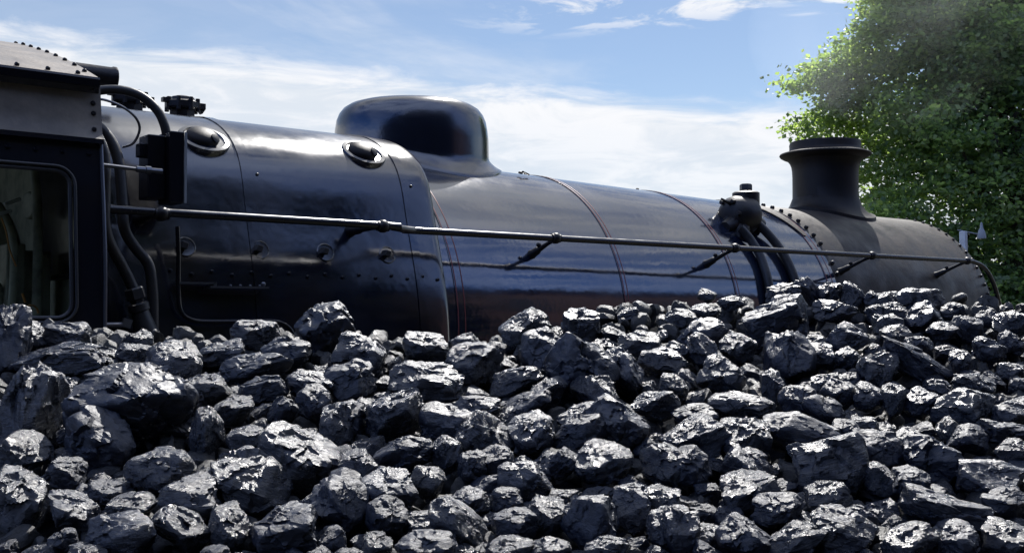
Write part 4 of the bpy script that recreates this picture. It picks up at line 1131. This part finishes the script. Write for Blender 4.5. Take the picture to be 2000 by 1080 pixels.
def crown_tree(base, clumps, label, name, size, dens, seed, mat=LEAF, group=None):
    t = thing(name, label, 'tree', base, group)
    mb = MB(); r = random.Random(seed); b = Vector(base)
    top = b + Vector((0, 0, max(c[0][2] for c in clumps) * .8))
    tr_pts = [b, b + Vector((.05, .02, 1.5)), b + Vector((-.08, .05, 3.2)), b + Vector((.1, 0, top.z * .6)), top]
    mb.tube(tr_pts, [.42, .34, .30, .22, .07], 14, 4)
    obj('trunk', mb, M['bark'], t)
    mb = MB()
    for k, (c, rad) in enumerate(clumps):
        c = Vector(c)
        if k % 2 and rad < .6: continue
        st = b + Vector((0, 0, max(2.2, min(c.z * .62, top.z * .75)))); mid = st.lerp(c, .5) + Vector((r.uniform(-.3, .3), r.uniform(-.3, .3), r.uniform(.0, .4)))
        mb.tube([st, mid, mid.lerp(c, .7)], [.09, .045, .008], 7, 3)
    obj('limbs', mb, M['bark'], t)
    leaves('crown', clumps, size, dens, mat, seed, t)
    return t
tl = [(1560, 160, 26), (1590, 148, 34), (1625, 140, 42), (1610, 172, 30), (1665, 118, 50), (1690, 80, 38), (1712, 40, 36), (1725, 0, 40), (1735, -50, 60),
      (1563, 250, 24), (1590, 240, 34), (1628, 222, 42), (1660, 262, 44), (1668, 190, 52), (1720, 150, 66), (1760, 90, 70), (1775, 10, 70), (1720, 255, 60), (1705, 320, 48), (1700, 375, 36),
      (1740, 395, 50), (1775, 215, 70), (1830, 130, 85), (1840, 30, 95), (1900, 150, 90), (1920, 60, 110), (1990, 120, 110), (2010, 30, 120), (2100, 80, 140),
      (1800, -80, 110), (1900, -70, 130), (2020, -90, 140), (2140, -40, 150), (2200, 100, 160)]
r_ = random.Random(3); FD = 19.0
clumps = []
for (a, b, c) in tl:
    rad = c / 2055 * FD * (1.12 if c < 45 else 1.03); dep = FD + r_.uniform(-.6, .6) - (0 if a < 1650 else 0.9 * math.sin(min((a - 1650) / 450, 1) * PI))
    clumps.append((tuple(W(a + 8, b, dep)), rad))
base = W(2080, 603, FD); base.z = 0
crown_tree(base, clumps, 'tall broad leaved tree with bright green sunlit leaves rising behind the chimney at the right', 'leafy_tree', .095, 44, 11)
# second crown in front; its darker leaves carry the lower crown's shade
tl2 = [(1740, 400, 45), (1765, 320, 60), (1800, 250, 60), (1870, 240, 80), (1720, 440, 50), (2200, 260, 150), (2220, 420, 150), (1780, 470, 90), (1830, 520, 100), (1900, 560, 110), (1980, 520, 120), (2060, 560, 130), (1860, 400, 110), (1960, 380, 130), (2060, 350, 150), (1940, 240, 130), (2040, 200, 140), (1880, 300, 110), (1760, 580, 90), (2150, 450, 150), (1900, 640, 110), (2010, 660, 120), (2120, 660, 120),
       (1990, 90, 140), (2090, 60, 150), (1900, 130, 110), (1820, 330, 80)]
FD2 = 17.6
clumps = [(tuple(W(a, b, FD2 + r_.uniform(-.8, .8))), c / 2055 * FD2) for a, b, c in tl2]
base = W(1990, 603, FD2); base.z = 0
crown_tree(base, clumps, 'dark shaded tree with shade put into its leaf colour, seen low beyond the smokebox front', 'crown_shade_tree', .10, 30, 12, LEAF_SHADE)

# distant lamp post beyond the smokebox
LP = 15.0
b = W(1883, 603, LP); b.z = 0
t = thing('lamp_post', 'small white lamp post with a thin arm and bell shaped lamp beyond the smokebox front', 'lamp post', b)
mb = MB(); zt = CAMZ + (603 - 452) / 2055 * LP
mb.box(Vector((b.x, b.y, zt / 2)), (.085, .085, zt)); obj('post', mb, M['white'], t, bevel=.01)
a0 = Vector((b.x, b.y, zt - .02)); a1 = a0 + RT * .26 - Vector((0, 0, .03))
mb = MB(); mb.tube([a0 - RT * .08 + Vector((0, 0, .04)), a0 + Vector((0, 0, .02)), a1], .009, 8, 2); obj('arm', mb, M['galv'], t)
mb = MB(); mb.disc_stack([(.008, .16), (.018, .13), (.022, .08), (.045, .03), (.062, -.04), (.06, -.075), (.02, -.08)], a1 + Vector((0, 0, .02)), (0, 0, 1), 16); obj('lamp_shade', mb, M['galv'], t)

# across the line, seen only as reflections in the paint: a wood, and a long brick building
wc = []
rr_ = random.Random(9)
for k in range(40):
    x = -22 + k * .82; y = -6.6 + rr_.uniform(-1, .8)
    hgt = 11.0 + 1.1 * math.sin(k * 1.1) + .6 * math.sin(k * 2.3) + rr_.uniform(-.5, .5)
    for q in range(6): wc.append(((x + rr_.uniform(-.5, .5), y - .4 * q * .3, hgt * (q + .7) / 6 + .2), 1.35))
WOODM = leaf_material('reflection_dark_leaves', (.006, .008, .008), (.010, .013, .012), (.016, .022, .018))  # near-black leaf colour carries the dark tone of the mirrored trees
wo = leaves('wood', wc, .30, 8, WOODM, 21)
mb = MB(); rings = []
for k in range(60):
    x = -24 + k * 34.5 / 59; h = 10.3 + .8 * math.sin(k * 1.3) + .5 * math.sin(k * 2.9)
    rings.append([(x, -7.6, 0), (x, -7.4, h), (x, -9.5, h - .6), (x, -9.6, 0)])
mb.loft(rings)
core = obj('wood_fill', mb, material('dark_wood_fill', (.008, .012, .006), .9, bump=[(1.5, .3)]))  # dark solid added behind the leaves so the wood mirrors dark
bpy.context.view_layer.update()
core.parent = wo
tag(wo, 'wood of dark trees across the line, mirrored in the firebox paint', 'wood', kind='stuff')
bl = thing('station_building', 'long dark maroon brick building mirrored as a straight edged band low in the boiler side', 'building', (30, -8, 0))
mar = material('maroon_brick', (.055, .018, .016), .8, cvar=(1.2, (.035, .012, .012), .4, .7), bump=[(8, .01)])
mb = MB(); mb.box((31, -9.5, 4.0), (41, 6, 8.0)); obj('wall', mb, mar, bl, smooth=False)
mb = MB(); mb.add([(10.2, -6.1, 8.02), (51.8, -6.1, 8.02), (51.8, -12.9, 8.02), (10.2, -12.9, 8.02), (13, -9.5, 9.0), (49, -9.5, 9.0)], [(0, 1, 5, 4), (1, 2, 5), (2, 3, 4, 5), (3, 0, 4), (0, 3, 2, 1)])
obj('roof', mb, material('slate_roof', (.03, .03, .035), .7), bl, smooth=False)
for k in range(9):
    for z in (2.4, 5.8):
        mb = MB(); mb.box((13 + k * 4.2, -6.47, z), (1.1, .12, 1.9)); o_ = obj('window', mb, M['cab_paint'], bl, smooth=False)

# thin exhaust haze drifting from the chimney across the trees
sm = bpy.data.materials.new('exhaust_haze'); sm.use_nodes = True; t_ = sm.node_tree; t_.nodes.clear()
o_ = nd(t_, 'ShaderNodeOutputMaterial'); pv = nd(t_, 'ShaderNodeVolumePrincipled'); pv.inputs['Color'].default_value = (.92, .97, 1.0, 1); pv.inputs['Anisotropy'].default_value = .5
tcn = nd(t_, 'ShaderNodeTexCoord'); nz_ = nd(t_, 'ShaderNodeTexNoise'); nz_.inputs['Scale'].default_value = .7; nz_.inputs['Detail'].default_value = 3
t_.links.new(tcn.outputs['Object'], nz_.inputs['Vector'])
mr = nd(t_, 'ShaderNodeMapRange'); mr.inputs[1].default_value = .40; mr.inputs[2].default_value = .68; mr.inputs[3].default_value = 0; mr.inputs[4].default_value = .017
t_.links.new(nz_.outputs[0], mr.inputs[0]); t_.links.new(mr.outputs[0], pv.inputs['Density']); t_.links.new(pv.outputs[0], o_.inputs['Volume'])
mb = MB(); st = P(6.925, 0, 4.0)
mb.tube([st + Vector((0, 0, .0)), st + Vector((.1, .15, .35)), st + Vector((.5, .5, .75)), st + Vector((1.6, 1.2, 1.35)), st + Vector((3.6, 2.2, 2.0)), st + Vector((6.5, 3.2, 2.7)), st + Vector((10, 4.2, 3.3))], [.18, .24, .36, .65, 1.05, 1.5, 1.9], 20, 4)
so_ = obj('smoke', mb, sm)
tag(so_, 'thin pale exhaust haze drifting from the chimney across the trees', 'smoke', kind='stuff')
